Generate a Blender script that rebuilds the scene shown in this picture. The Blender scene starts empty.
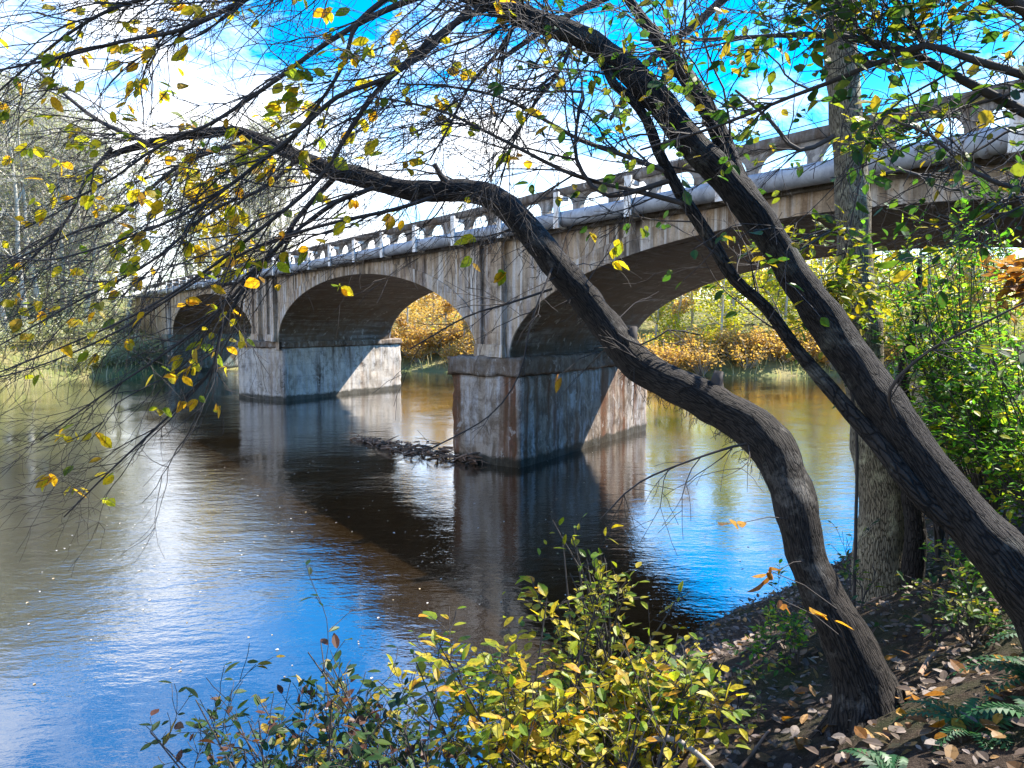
import bpy, bmesh, math, random
import numpy as np
from mathutils import Vector, Matrix, noise as mnoise

rnd = random.Random(11)
npr = np.random.default_rng(7)
scene = bpy.context.scene
COL = scene.collection
R = math.radians

# ------------------------------------------------------------------ camera
F = 740.0
PITCH = math.atan(62 / F)
CAM = Vector((0, 0, 4.0))
cd = bpy.data.cameras.new('camera')
cam = bpy.data.objects.new('camera', cd)
COL.objects.link(cam)
cam.location = CAM
cam.rotation_euler = (math.pi / 2 - PITCH, 0, 0)
cd.sensor_width = 36
cd.lens = F / 1024 * 36
cd.clip_start = 0.05
cd.clip_end = 3000
scene.camera = cam


def U(px, py, Y):
    """the world point on the line of sight through a pixel, Y metres ahead"""
    a = (px - 512) / F
    b = (384 - py) / F
    d = Vector((a, math.cos(PITCH) + b * math.sin(PITCH), -math.sin(PITCH) + b * math.cos(PITCH)))
    return CAM + d * (Y / d.y)


# ------------------------------------------------------------------ objects
def tag(o, label=None, cat=None, group=None, kind=None):
    if label: o['label'] = label
    if cat: o['category'] = cat
    if group: o['group'] = group
    if kind: o['kind'] = kind
    return o


def empty(name, loc, label=None, cat=None, group=None):
    o = bpy.data.objects.new(name, None)
    COL.objects.link(o)
    o.location = loc
    o.empty_display_size = 0.2
    return tag(o, label, cat, group)


def link_mesh(name, me, mat, parent=None):
    o = bpy.data.objects.new(name, me)
    COL.objects.link(o)
    if mat: me.materials.append(mat)
    if parent is not None:
        o.parent = parent
        pl = Vector((0, 0, 0))
        q = parent
        while q is not None:
            pl += q.location
            q = q.parent
        o.location = -pl          # the geometry is written in world coordinates
    return o


def np_mesh(name, V, quads, uv=None, smooth=True):
    me = bpy.data.meshes.new(name)
    V = np.asarray(V, dtype=np.float32).reshape(-1, 3)
    Q = np.asarray(quads, dtype=np.int32).reshape(-1, 4)
    me.vertices.add(len(V)); me.vertices.foreach_set('co', V.ravel())
    me.loops.add(Q.size); me.loops.foreach_set('vertex_index', Q.ravel())
    me.polygons.add(len(Q))
    me.polygons.foreach_set('loop_start', np.arange(0, Q.size, 4, dtype=np.int32))
    if uv is not None:
        l = me.uv_layers.new(name='UVMap')
        l.data.foreach_set('uv', np.asarray(uv, dtype=np.float32).ravel())
    me.polygons.foreach_set('use_smooth', np.full(len(Q), smooth))
    me.update(calc_edges=True)
    me.validate()
    return me


class MB:
    """collects quads, boxes and tubes into one mesh"""
    def __init__(self):
        self.v, self.f, self.uv = [], [], []

    def quad(self, a, b, c, d):
        n = len(self.v)
        self.v += [tuple(a), tuple(b), tuple(c), tuple(d)]
        self.f.append((n, n + 1, n + 2, n + 3))
        self.uv += [(0, 0), (1, 0), (1, 1), (0, 1)]

    def hexa(self, p):
        """eight corners: four at the bottom, four at the top, both counter-clockwise"""
        n = len(self.v)
        self.v += [tuple(q) for q in p]
        for f in ((3, 2, 1, 0), (4, 5, 6, 7), (0, 1, 5, 4), (1, 2, 6, 5), (2, 3, 7, 6), (3, 0, 4, 7)):
            self.f.append(tuple(n + i for i in f))
            self.uv += [(0, 0), (1, 0), (1, 1), (0, 1)]

    def tube(self, pts, rad, k=6, lump=0.0, cap=False, seed=0.0):
        n0 = len(self.v)
        m = len(pts)
        t0 = (pts[1] - pts[0]).normalized()
        up = Vector((0, 0, 1)) if abs(t0.z) < 0.9 else Vector((1, 0, 0))
        nrm = t0.cross(up).normalized()
        L = 0.0
        rows = []
        for i in range(m):
            if i == 0: t = t0
            elif i == m - 1: t = (pts[i] - pts[i - 1])
            else: t = (pts[i + 1] - pts[i - 1])
            if t.length < 1e-9: t = t0.copy()
            t = t.normalized()
            nrm = nrm - t * nrm.dot(t)
            if nrm.length < 1e-6: nrm = t.orthogonal()
            nrm.normalize()
            b = t.cross(nrm)
            if i: L += (pts[i] - pts[i - 1]).length
            rows.append(L)
            wob = (nrm * mnoise.noise(pts[i] * 1.9 + Vector((seed, 5, 0))) + b * mnoise.noise(pts[i] * 1.9 + Vector((0, seed, 9)))) * (rad[i] * lump * 3.0) if lump else Vector((0, 0, 0))
            for j in range(k):
                a = 2 * math.pi * j / k
                dv = nrm * math.cos(a) + b * math.sin(a)
                r = rad[i]
                if lump:
                    q = pts[i] + dv * r
                    r *= 1 + lump * (mnoise.noise(q * 3.1 + Vector((seed, 0, 0))) + 0.8 * mnoise.noise(q * 8.0) + 1.5 * max(0.0, mnoise.noise(q * 4.5 + Vector((3, seed, 1))) - .35))
                self.v.append(tuple(pts[i] + wob + dv * r))
        rc = 2 * math.pi * max(rad)
        for i in range(m - 1):
            for j in range(k):
                a = n0 + i * k + j; b2 = n0 + i * k + (j + 1) % k
                self.f.append((a, b2, b2 + k, a + k))
                u0, u1 = j / k * rc, (j + 1) / k * rc
                self.uv += [(u0, rows[i]), (u1, rows[i]), (u1, rows[i + 1]), (u0, rows[i + 1])]
        if cap:
            for (row, p) in ((0, pts[0]), (m - 1, pts[-1])):
                c = len(self.v); self.v.append(tuple(p))
                for j in range(0, k, 2):
                    self.f.append((c, n0 + row * k + j, n0 + row * k + (j + 1) % k, n0 + row * k + (j + 2) % k))
                    self.uv += [(0, 0)] * 4

    def rough_box(self, o, ax, seg, amp=0.02, freq=2.0):
        """box from corner o along three vectors, its faces divided and roughened"""
        ids = {}
        ax = [Vector(a) for a in ax]
        ctr = o + (ax[0] + ax[1] + ax[2]) * .5

        def vid(i, j, k):
            key = (i, j, k)
            if key not in ids:
                p = o + ax[0] * (i / seg[0]) + ax[1] * (j / seg[1]) + ax[2] * (k / seg[2])
                ndir = Vector((0, 0, 0))
                for a, q, s in zip(ax, (i, j, k), seg):
                    if q == 0: ndir -= a.normalized()
                    if q == s: ndir += a.normalized()
                e = sum(1 for q, s in zip((i, j, k), seg) if q in (0, s))
                dd = mnoise.noise(p * freq) + .5 * mnoise.noise(p * freq * 2.7) + .35 * mnoise.noise(p * freq * 6)
                if e > 1: dd -= 0.6 + 0.5 * mnoise.noise(p * freq * 4 + Vector((9, 9, 9)))
                p = p + ndir * (amp * dd)
                ids[key] = len(self.v); self.v.append(tuple(p))
            return ids[key]
        for d in range(3):
            e, g = (d + 1) % 3, (d + 2) % 3
            for side in (0, seg[d]):
                for a in range(seg[e]):
                    for b in range(seg[g]):
                        q = []
                        for (da, db) in ((0, 0), (1, 0), (1, 1), (0, 1)):
                            idx = [0, 0, 0]; idx[d] = side; idx[e] = a + da; idx[g] = b + db
                            q.append(vid(*idx))
                        if side == 0: q.reverse()
                        self.f.append(tuple(q)); self.uv += [(0, 0), (1, 0), (1, 1), (0, 1)]

    def build(self, name, mat, parent=None, smooth=True):
        return link_mesh(name, np_mesh(name, self.v, self.f, self.uv, smooth), mat, parent)


def smooth_path(ctrl, step=0.08):
    """Catmull-Rom through (Vector, radius) controls"""
    P = [c[0] for c in ctrl]; r = [c[1] for c in ctrl]
    P = [P[0] * 2 - P[1]] + P + [P[-1] * 2 - P[-2]]
    r = [r[0]] + r + [r[-1]]
    pts, rad = [], []
    for i in range(1, len(P) - 2):
        n = max(2, int((P[i + 1] - P[i]).length / step))
        for k in range(n):
            t = k / n
            a, b, c, d = P[i - 1], P[i], P[i + 1], P[i + 2]
            q = 0.5 * ((2 * b) + (c - a) * t + (2 * a - 5 * b + 4 * c - d) * t * t + (-a + 3 * b - 3 * c + d) * t ** 3)
            pts.append(q); rad.append(r[i] * (1 - t) + r[i + 1] * t)
    pts.append(P[-2].copy()); rad.append(r[-2])
    return pts, rad


def pix_path(rows, step=0.08):
    """rows of (px, py, metres ahead, half width in pixels)"""
    return smooth_path([(U(x, y, Y), h * Y / F) for (x, y, Y, h) in rows], step)


# ------------------------------------------------------------------ materials
def new_mat(name):
    m = bpy.data.materials.new(name)
    m.use_nodes = True
    nt = m.node_tree
    nt.nodes.clear()
    out = nt.nodes.new('ShaderNodeOutputMaterial')
    return m, nt, out


class NT:
    def __init__(self, nt): self.nt = nt

    def n(self, t, **kw):
        x = self.nt.nodes.new('ShaderNode' + t)
        for k, v in kw.items():
            if k in x.inputs and not hasattr(type(x), k): x.inputs[k].default_value = v
            else: setattr(x, k, v)
        return x

    def l(self, a, b): self.nt.links.new(a, b)

    def noise(self, vec, scale, detail=6, rough=.6, dist=0.0):
        x = self.n('TexNoise')
        x.inputs['Scale'].default_value = scale; x.inputs['Detail'].default_value = detail
        x.inputs['Roughness'].default_value = rough; x.inputs['Distortion'].default_value = dist
        if vec is not None: self.l(vec, x.inputs['Vector'])
        return x.outputs['Fac']

    def mapping(self, vec, scale=(1, 1, 1), rot=(0, 0, 0), loc=(0, 0, 0)):
        x = self.n('Mapping')
        x.inputs['Scale'].default_value = scale; x.inputs['Rotation'].default_value = rot
        x.inputs['Location'].default_value = loc
        self.l(vec, x.inputs['Vector'])
        return x.outputs['Vector']

    def ramp(self, fac, stops, interp='LINEAR'):
        x = self.n('ValToRGB')
        cr = x.color_ramp
        cr.interpolation = interp
        while len(cr.elements) < len(stops): cr.elements.new(0.5)
        for e, (p, c) in zip(cr.elements, stops):
            e.position = p
            e.color = (c, c, c, 1) if isinstance(c, (int, float)) else (*c, 1)
        self.l(fac, x.inputs['Fac'])
        return x.outputs['Color']

    def mix(self, fac, a, b, mode='MIX'):
        x = self.n('MixRGB', blend_type=mode)
        for s, v in ((x.inputs['Fac'], fac), (x.inputs['Color1'], a), (x.inputs['Color2'], b)):
            if isinstance(v, (int, float)): s.default_value = v
            elif isinstance(v, tuple): s.default_value = (*v, 1)
            else: self.l(v, s)
        return x.outputs['Color']

    def math(self, op, a, b=None):
        x = self.n('Math', operation=op)
        for i, v in enumerate((a, b)):
            if v is None: continue
            if isinstance(v, (int, float)): x.inputs[i].default_value = v
            else: self.l(v, x.inputs[i])
        return x.outputs[0]

    def bump(self, h, strength=.5, dist=.02):
        x = self.n('Bump')
        x.inputs['Strength'].default_value = strength; x.inputs['Distance'].default_value = dist
        self.l(h, x.inputs['Height'])
        return x.outputs['Normal']

    def princ(self, color, rough=.8, normal=None, metal=0.0, spec=.3):
        x = self.n('BsdfPrincipled')
        if isinstance(color, tuple): x.inputs['Base Color'].default_value = (*color, 1)
        else: self.l(color, x.inputs['Base Color'])
        if isinstance(rough, (int, float)): x.inputs['Roughness'].default_value = rough
        else: self.l(rough, x.inputs['Roughness'])
        x.inputs['Metallic'].default_value = metal
        x.inputs['Specular IOR Level'].default_value = spec
        if normal is not None: self.l(normal, x.inputs['Normal'])
        return x.outputs[0]


def concrete(name, c1, c2, stain=(0.035, 0.028, 0.022), white=.55, rust=0.0, rot=0.0, streak=(2.6, 2.6, .22), rough_amt=.5, boards=.16, grime=.75, drip=0.0):
    m, nt, out = new_mat(name); T = NT(nt)
    g = T.n('NewGeometry').outputs['Position']
    g = T.mapping(g, rot=(0, 0, rot))
    big = T.noise(g, .55, 5, .65)
    col = T.mix(T.ramp(big, [(.35, 0.0), (.65, 1.0)]), c1, c2)
    st = T.noise(T.mapping(g, streak), 1.0, 6, .65)
    gate = T.noise(T.mapping(g, (1, 1, 1), loc=(11, 3, 8)), .45, 4, .6)
    col = T.mix(T.math('MULTIPLY', T.ramp(st, [(.48, 0.0), (.68, .95)]), T.ramp(gate, [(.42, .15), (.6, 1.0)])), col, stain)
    st2 = T.noise(T.mapping(g, (streak[0] * 1.7, streak[1] * 1.7, streak[2] * 1.4), loc=(31, 7, 3)), 1.0, 6, .7)
    gate2 = T.noise(T.mapping(g, (1, 1, 1), loc=(2, 23, 18)), .6, 4, .6)
    col = T.mix(T.math('MULTIPLY', T.ramp(st2, [(.48, 0.0), (.60, white)]), T.ramp(gate2, [(.38, .15), (.54, 1.0)])), col, (.68, .66, .64))
    blotch = T.noise(g, 2.3, 8, .75)
    col = T.mix(T.math('MULTIPLY', T.ramp(blotch, [(.38, .75), (.49, 0.0)]), T.ramp(gate, [(.45, 0.25), (.62, 1.0)])), col, stain)
    if rust:
        ru = T.noise(T.mapping(g, (2.2, 2.2, .12), loc=(5, 17, 0)), 1.0, 4, .6)
        col = T.mix(T.ramp(ru, [(.50, 0.0), (.64, rust)]), col, (.16, .055, .018))
    zz = T.n('SeparateXYZ'); T.l(T.n('NewGeometry').outputs['Position'], zz.inputs[0])
    zw = T.math('ADD', zz.outputs['Z'], T.math('MULTIPLY', T.noise(g, 2.4, 5, .7), -.4))
    board = T.math('PINGPONG', T.math('ADD', zz.outputs['Z'], T.math('MULTIPLY', T.noise(g, .8, 2), .04)), .31)
    line = T.ramp(board, [(.0, 1.0), (.035, 0.0)])
    col = T.mix(T.math('MULTIPLY', line, boards), col, stain)
    gr = T.noise(T.mapping(g, (1.5, 1.5, .9), loc=(7, 1, 2)), 1.7, 10, .72, .6)
    col = T.mix(T.math('MULTIPLY', T.ramp(gr, [(.40, 1.0), (.56, 0.0)]), grime), col, T.mix(.35, stain, (.30, .18, .09)))
    pe = T.noise(T.mapping(g, (1, 1, .8), loc=(17, 4, 9)), 2.6, 8, .68, .4)
    col = T.mix(T.ramp(pe, [(.60, 0.0), (.63, .55)]), col, (.66, .62, .55))
    col = T.mix(T.ramp(zw, [(.0, .85), (.10, 0.0)]), col, (.035, .034, .022))
    if drip:
        dn = T.noise(T.mapping(g, (3.4, 3.4, .10), loc=(3, 9, 1)), 1.0, 5, .6)
        top = T.ramp(T.math('MULTIPLY', T.math('SUBTRACT', zz.outputs['Z'], 4.0), .45), [(.1, 0.0), (.95, 1.0)])
        col = T.mix(T.math('MULTIPLY', T.ramp(dn, [(.50, 0.0), (.60, 1.0)]), T.math('MULTIPLY', top, T.ramp(gate, [(.40, .15), (.58, 1.0)]))), col, (.045, .038, .033))
        dn2 = T.noise(T.mapping(g, (4.4, 4.4, .12), loc=(23, 2, 1)), 1.0, 5, .6)
        col = T.mix(T.ramp(dn2, [(.55, 0.0), (.63, drip * .85)]), col, (.78, .76, .72))
    fine = T.noise(g, 26, 6, .7)
    col = T.mix(.55, col, T.ramp(fine, [(.25, .35), (.75, 1.0)]), 'MULTIPLY')
    hgt = T.math('ADD', T.math('MULTIPLY', blotch, .8), T.math('MULTIPLY', fine, .35))
    T.l(T.princ(col, .9, T.bump(hgt, rough_amt, .05), spec=.15), out.inputs[0])
    return m


def bark(name, c1, c2, lichen=None, scale=9, depth=.03):
    m, nt, out = new_mat(name); T = NT(nt)
    uv = T.n('TexCoord').outputs['UV']
    pos = T.n('NewGeometry').outputs['Position']
    w = T.noise(pos, 5, 4, .6)
    vv = T.mix(.06, uv, T.n('TexNoise').outputs['Color'])
    st = T.mapping(uv, (3.4, 1, 1))
    vo = T.n('TexVoronoi', feature='DISTANCE_TO_EDGE')
    vo.inputs['Scale'].default_value = scale
    nz = T.n('TexNoise'); nz.inputs['Scale'].default_value = 14; nz.inputs['Detail'].default_value = 5
    T.l(uv, nz.inputs['Vector'])
    T.l(T.mix(.10, st, nz.outputs['Color'], 'ADD'), vo.inputs['Vector'])
    crack = T.ramp(vo.outputs['Distance'], [(.0, 0.0), (.16, 1.0)])
    fib = T.noise(T.mapping(uv, (60, 9, 1)), 1, 6, .7)
    fine = T.noise(pos, 40, 5, .7)
    col = T.mix(fib, c1, c2)
    col = T.mix(T.ramp(fine, [(.3, .5), (.7, 0.0)]), col, c1)
    col = T.mix(T.math('SUBTRACT', 1.0, crack), col, tuple(x * .3 for x in c1))
    if lichen:
        col = T.mix(T.ramp(T.noise(pos, 3.2, 7, .72), [(.54, 0.0), (.66, .75)]), col, lichen)
    h = T.math('ADD', T.math('MULTIPLY', crack, .6), T.math('ADD', T.math('MULTIPLY', fib, .5), T.math('MULTIPLY', fine, .3)))
    T.l(T.princ(col, .85, T.bump(h, .9, depth), spec=.25), out.inputs[0])
    return m


def plain_bark(name, c1, c2):
    m, nt, out = new_mat(name); T = NT(nt)
    pos = T.n('NewGeometry').outputs['Position']
    f = T.noise(pos, 6, 6, .7)
    T.l(T.princ(T.mix(f, c1, c2), .8, spec=.25), out.inputs[0])
    return m


def leafmat(name, stops, trans=.5, rough=.45, other=None, scale=3.0):
    m, nt, out = new_mat(name); T = NT(nt)
    ge = T.n('NewGeometry')
    n = len(stops)
    col = T.ramp(ge.outputs['Random Per Island'], [(i / n, c) for i, c in enumerate(stops)], 'CONSTANT')
    if other:
        c2 = T.ramp(ge.outputs['Random Per Island'], [(i / len(other), c) for i, c in enumerate(other)], 'CONSTANT')
        col = T.mix(T.ramp(T.noise(ge.outputs['Position'], scale, 3, .6), [(.50, 0.0), (.60, 1.0)]), col, c2)
    spots = T.noise(ge.outputs['Position'], 60, 3, .6)
    col = T.mix(T.ramp(spots, [(.35, .55), (.5, 0.0)]), col, (.06, .04, .012))
    p = T.princ(col, rough, spec=.35)
    tr = T.n('BsdfTranslucent')
    T.l(T.mix(.35, col, (1.0, .9, .2), 'OVERLAY'), tr.inputs['Color'])
    mx = T.n('MixShader'); mx.inputs[0].default_value = trans
    T.l(p, mx.inputs[1]); T.l(tr.outputs[0], mx.inputs[2])
    T.l(mx.outputs[0], out.inputs[0])
    return m


M = {}
M['spandrel'] = concrete('weathered concrete', (.62, .46, .30), (.68, .58, .45), white=.95, rust=.4, grime=.5, drip=1.0)
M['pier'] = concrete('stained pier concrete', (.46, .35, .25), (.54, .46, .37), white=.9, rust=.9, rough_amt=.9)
M['pier_pale'] = concrete('lime washed pier concrete', (.66, .56, .44), (.78, .72, .63), white=.8, rust=.35, rough_amt=.7, grime=.4)  # whole pier painted paler to carry the white of its sunlit patch
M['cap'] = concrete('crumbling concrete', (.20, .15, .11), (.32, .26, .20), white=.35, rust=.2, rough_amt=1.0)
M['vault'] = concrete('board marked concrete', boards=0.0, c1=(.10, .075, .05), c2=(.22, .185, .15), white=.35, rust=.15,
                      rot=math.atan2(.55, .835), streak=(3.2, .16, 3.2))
M['parapet'] = concrete('parapet concrete', (.30, .28, .25), (.42, .40, .37), white=.6)
M['rail'] = concrete('blackened rail concrete', (.13, .115, .10), (.24, .22, .20), white=.3)  # darker tone than the rest of the parapet
M['teal'] = concrete('mossy concrete', (.11, .17, .14), (.2, .27, .24), white=.35)
m, nt, out = new_mat('pipe paint'); T = NT(nt)
pos = T.n('NewGeometry').outputs['Position']
c = T.mix(T.ramp(T.noise(pos, 2.2, 6, .7), [(.4, 0.0), (.62, 1.0)]), (.40, .43, .47), (.20, .22, .25))
c = T.mix(T.ramp(T.noise(T.mapping(pos, (5, 5, 1)), 1.4, 6, .75), [(.58, 0.0), (.68, .7)]), c, (.12, .06, .03))
T.l(T.princ(c, .55, spec=.4), out.inputs[0]); M['pipe'] = m
m, nt, out = new_mat('white bracket paint'); T = NT(nt)
pos = T.n('NewGeometry').outputs['Position']
T.l(T.princ(T.mix(T.ramp(T.noise(pos, 4, 6, .7), [(.5, 0.0), (.66, .8)]), (.85, .84, .80), (.4, .28, .2)), .6), out.inputs[0])
M['bracket'] = m
m, nt, out = new_mat('asphalt'); T = NT(nt)
pos = T.n('NewGeometry').outputs['Position']
T.l(T.princ(T.mix(T.noise(pos, 8, 8, .7), (.035, .035, .037), (.07, .068, .065)), .9), out.inputs[0]); M['asphalt'] = m

M['bark_dark'] = bark('dark furrowed bark', (.014, .012, .011), (.07, .062, .056), (.15, .15, .13), 9, .04)
M['bark_arch'] = bark('grey smooth bark', (.018, .016, .014), (.085, .072, .062), (.22, .21, .19), 8, .04)
M['bark_pale'] = bark('pale lichen bark', (.18, .15, .10), (.50, .45, .33), (.70, .66, .44), 10, .03)  # bark and lichen both lightened to stand for sun on the trunk
M['twig'] = plain_bark('dark twig bark', (.03, .026, .024), (.09, .08, .075))
M['twig_pale'] = plain_bark('pale twig bark', (.17, .15, .12), (.34, .31, .26))
M['far_bark'] = plain_bark('weathered grey bark', (.28, .26, .21), (.56, .53, .46))
M['root'] = plain_bark('bleached wood', (.16, .14, .12), (.38, .34, .30))
M['drift'] = plain_bark('wet driftwood', (.11, .065, .042), (.34, .22, .15))

YEL, GOLD, LIME = (.56, .44, .02), (.60, .32, .015), (.30, .38, .02)
M['leaf_yellow'] = leafmat('yellow green autumn leaves', [(.44, .38, .02), YEL, (.34, .36, .02), GOLD, (.48, .40, .02), (.18, .25, .02), (.50, .32, .02)], .7)
M['leaf_bush'] = leafmat('golden bush leaves', [(.58, .46, .02), (.50, .42, .02), (.36, .38, .025), YEL, (.56, .36, .02), (.14, .24, .02), (.32, .38, .02), (.6, .5, .06), (.62, .30, .02)], .55, other=[(.10, .22, .02), (.18, .30, .02), (.30, .36, .02), (.06, .15, .02), (.5, .42, .02)])
M['leaf_green'] = leafmat('deep green leaves', [(.035, .10, .015), (.05, .14, .02), (.09, .18, .02), (.03, .085, .018), (.17, .22, .02), (.3, .24, .02)])
M['leaf_dull'] = leafmat('dark waxy leaves', [(.03, .075, .02), (.045, .10, .025), (.02, .055, .02), (.08, .13, .02), (.36, .25, .02), (.06, .12, .03), (.12, .05, .03)])
M['leaf_fresh'] = leafmat('fresh green leaves', [(.14, .42, .02), (.2, .48, .03), (.08, .28, .02), (.32, .5, .03), (.5, .46, .03), (.05, .18, .02)], .6, other=[(.05, .18, .02), (.07, .22, .03), (.1, .26, .03), (.2, .3, .03)], scale=2.2)
M['leaf_lime'] = leafmat('lime yellow leaves', [(.24, .30, .02), (.36, .34, .02), (.16, .26, .02), (.40, .33, .02)])
M['leaf_orange'] = leafmat('orange brown leaves', [(.42, .18, .02), (.30, .13, .03), (.50, .27, .03), (.22, .11, .04), (.34, .2, .08)])
M['leaf_teal'] = leafmat('blue green needles', [(.02, .11, .065), (.03, .14, .08), (.015, .085, .055)], .2)
M['leaf_litter'] = leafmat('dry fallen leaves', [(.10, .07, .05), (.17, .13, .10), (.07, .05, .04), (.23, .19, .16), (.09, .06, .045), (.33, .18, .06), (.2, .16, .14), (.13, .10, .09)], .12, .7)
M['leaf_far_gold'] = leafmat('straw gold leaves', [(.62, .36, .08), (.52, .36, .15), (.66, .44, .10), (.44, .28, .10)], .5)
M['leaf_far_lime'] = leafmat('sunlit yellow green leaves', [(.42, .48, .03), (.58, .52, .03), (.3, .40, .03), (.65, .55, .05)], .55)
M['leaf_far_pale'] = leafmat('pale sage leaves', [(.38, .42, .24), (.46, .48, .32), (.30, .35, .18), (.52, .52, .40)], .4)
M['grass'] = leafmat('dry bank grass', [(.52, .46, .26), (.44, .42, .20), (.58, .52, .34), (.36, .40, .15)], .4)
M['fern'] = leafmat('fern green', [(.03, .12, .04), (.045, .16, .05), (.025, .09, .04)], .4)
M['fleck'] = leafmat('pale floating leaves', [(.6, .55, .5), (.5, .4, .25), (.7, .68, .65)], .2)

# ------------------------------------------------------------------ river and land
RIVER = [(-60, -50), (-12, -7.2), (-5, .4), (-2.2, 3.9), (.3, 6.9), (1.7, 8.6), (3.0, 9.9), (4.2, 10.9), (5.7, 12.3), (8.2, 16), (11, 21), (17, 36),
         (24, 43), (50, 47), (130, 50), (260, 40), (260, 66), (130, 66), (50, 60), (20, 54.5), (5, 56.5), (-8, 60), (-19, 66.5),
         (-23, 65.3), (-27.2, 58.6), (-30, 54), (-34, 47), (-42, 32), (-64, 2), (-110, -50)]
NEAR_EDGES = 13


def river_dist(x, y):
    """signed distance to the shore, positive on land, and whether the closest shore is the camera's bank"""
    x = np.asarray(x, float); y = np.asarray(y, float)
    best = np.full(x.shape, 1e9); near = np.zeros(x.shape, bool); inside = np.zeros(x.shape, bool)
    n = len(RIVER)
    for i in range(n):
        ax, ay = RIVER[i]; bx, by = RIVER[(i + 1) % n]
        dx, dy = bx - ax, by - ay
        t = np.clip(((x - ax) * dx + (y - ay) * dy) / (dx * dx + dy * dy), 0, 1)
        d = np.hypot(x - ax - t * dx, y - ay - t * dy)
        c = d < best
        best = np.where(c, d, best); near = np.where(c, i < NEAR_EDGES, near)
        cr = ((ay > y) != (by > y)) & (x < dx * (y - ay) / (dy if dy else 1e-9) + ax)
        inside ^= cr
    return np.where(inside, -best, best), near


def ground_arr(x, y):
    d, near = river_dist(x, y)
    zn = np.where(d < 4.5, .58 * d, 2.61 + .36 * (d - 4.5)); zn = np.minimum(zn, 6.35 + .01 * d)
    zf = np.where(d < 6, .40 * d, 2.4 + .12 * (d - 6)); zf = np.minimum(zf, 6.3 + .02 * d)
    z = np.where(near, zn, zf)
    z = np.where(d < 0, np.maximum(-1.8, .5 * d), z)
    bump = .10 * np.sin(x * 1.3 + 1.7 * np.sin(y * .9)) * np.sin(y * 1.1 + .6 * np.sin(x * 2.1)) + .035 * np.sin(x * 4.3 + y * 2.2) * np.sin(y * 5.1 - x)
    z = z + bump * np.clip(d * .8, 0, 1) * np.where(d > 30, 3, 1)
    return z


def gz(x, y): return float(ground_arr(np.array([x]), np.array([y]))[0])


def axis(lo, a, b, hi, fine, mid):
    l = [a]; s = fine
    while l[0] > lo: s = min(s * 1.25, mid); l.insert(0, l[0] - s)
    l += list(np.arange(a + fine, b, fine)); s = fine
    while l[-1] < hi: s = min(s * 1.25, mid); l.append(l[-1] + s)
    return np.array(l)


gx = axis(-900, -6, 15, 900, .14, 40); gy = axis(-300, .5, 22, 1200, .14, 40)
XX, YY = np.meshgrid(gx, gy)
ZZ = ground_arr(XX.ravel(), YY.ravel())
nx, ny = len(gx), len(gy)
fine_n = np.array([mnoise.noise(Vector((x * 2.6, y * 2.6, 0))) * .035 + mnoise.noise(Vector((x * 8, y * 8, 3))) * .02 if (z > -.2 and abs(x) < 30 and y < 40) else 0 for x, y, z in zip(XX.ravel(), YY.ravel(), ZZ)])
ZZ = ZZ + fine_n
V = np.stack([XX.ravel(), YY.ravel(), ZZ], 1)
ii, jj = np.meshgrid(np.arange(nx - 1), np.arange(ny - 1))
a = (jj * nx + ii).ravel()
Q = np.stack([a, a + 1, a + 1 + nx, a + nx], 1)
m, nt, out = new_mat('bank soil and litter'); T = NT(nt)
pos = T.n('NewGeometry').outputs['Position']
n1 = T.noise(pos, 1.1, 6, .65); n2 = T.noise(pos, 14, 6, .75); n3 = T.noise(pos, 55, 4, .7)
c = T.mix(T.ramp(n2, [(.35, 0.0), (.65, 1.0)]), (.022, .016, .012), (.075, .055, .042))
c = T.mix(T.ramp(n1, [(.45, 0.0), (.6, .6)]), c, (.035, .05, .018))
c = T.mix(T.ramp(n3, [(.58, 0.0), (.68, .7)]), c, (.17, .13, .11))
sx = T.n('SeparateXYZ'); T.l(pos, sx.inputs[0])
far = T.ramp(T.math('MULTIPLY', sx.outputs['Y'], .01), [(.36, 0.0), (.46, 1.0)])
grassy = T.mix(T.ramp(T.noise(pos, .6, 8, .7), [(.4, 0.0), (.6, 1.0)]), (.24, .21, .10), (.15, .17, .06))
c = T.mix(far, c, grassy)
T.l(T.princ(c, .95, T.bump(T.math('ADD', n2, n3), .8, .04), spec=.1), out.inputs[0]); M['ground'] = m
tag(link_mesh('ground', np_mesh('ground', V, Q), M['ground']), kind='structure')

# water
m, nt, out = new_mat('murky river water'); T = NT(nt)
pos = T.n('NewGeometry').outputs['Position']
w1 = T.noise(T.mapping(pos, (1.0, 2.2, 1), rot=(0, 0, R(-30))), 1.1, 5, .55)
w2 = T.noise(T.mapping(pos, (1.0, 1.9, 1), rot=(0, 0, R(15))), 6.0, 3, .55)
w3 = T.noise(pos, .22, 3, .5)
amp = T.ramp(w3, [(.35, .2), (.65, 1.1)])
h = T.math('MULTIPLY', T.math('ADD', T.math('MULTIPLY', w1, 1.0), T.math('MULTIPLY', w2, .35)), amp)
bn = T.bump(h, .19, .10)
fr = T.n('Fresnel'); fr.inputs['IOR'].default_value = 2.0; T.l(bn, fr.inputs['Normal'])
df = T.n('BsdfDiffuse'); T.l(T.mix(T.noise(pos, .35, 4, .6), (.009, .005, .002), (.017, .010, .003)), df.inputs['Color'])
gl = T.n('BsdfGlossy'); gl.inputs['Roughness'].default_value = .03; gl.inputs['Color'].default_value = (1, 1, 1, 1)
T.l(bn, gl.inputs['Normal'])
mx = T.n('MixShader')
T.l(T.math('MINIMUM', T.math('ADD', T.math('MULTIPLY', fr.outputs[0], 1.0), .20), 1.0), mx.inputs[0])
T.l(df.outputs[0], mx.inputs[1]); T.l(gl.outputs[0], mx.inputs[2]); T.l(mx.outputs[0], out.inputs[0])
M['water'] = m
b = MB(); b.quad((-300, -120, 0), (400, -120, 0), (400, 160, 0), (-300, 160, 0))
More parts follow.
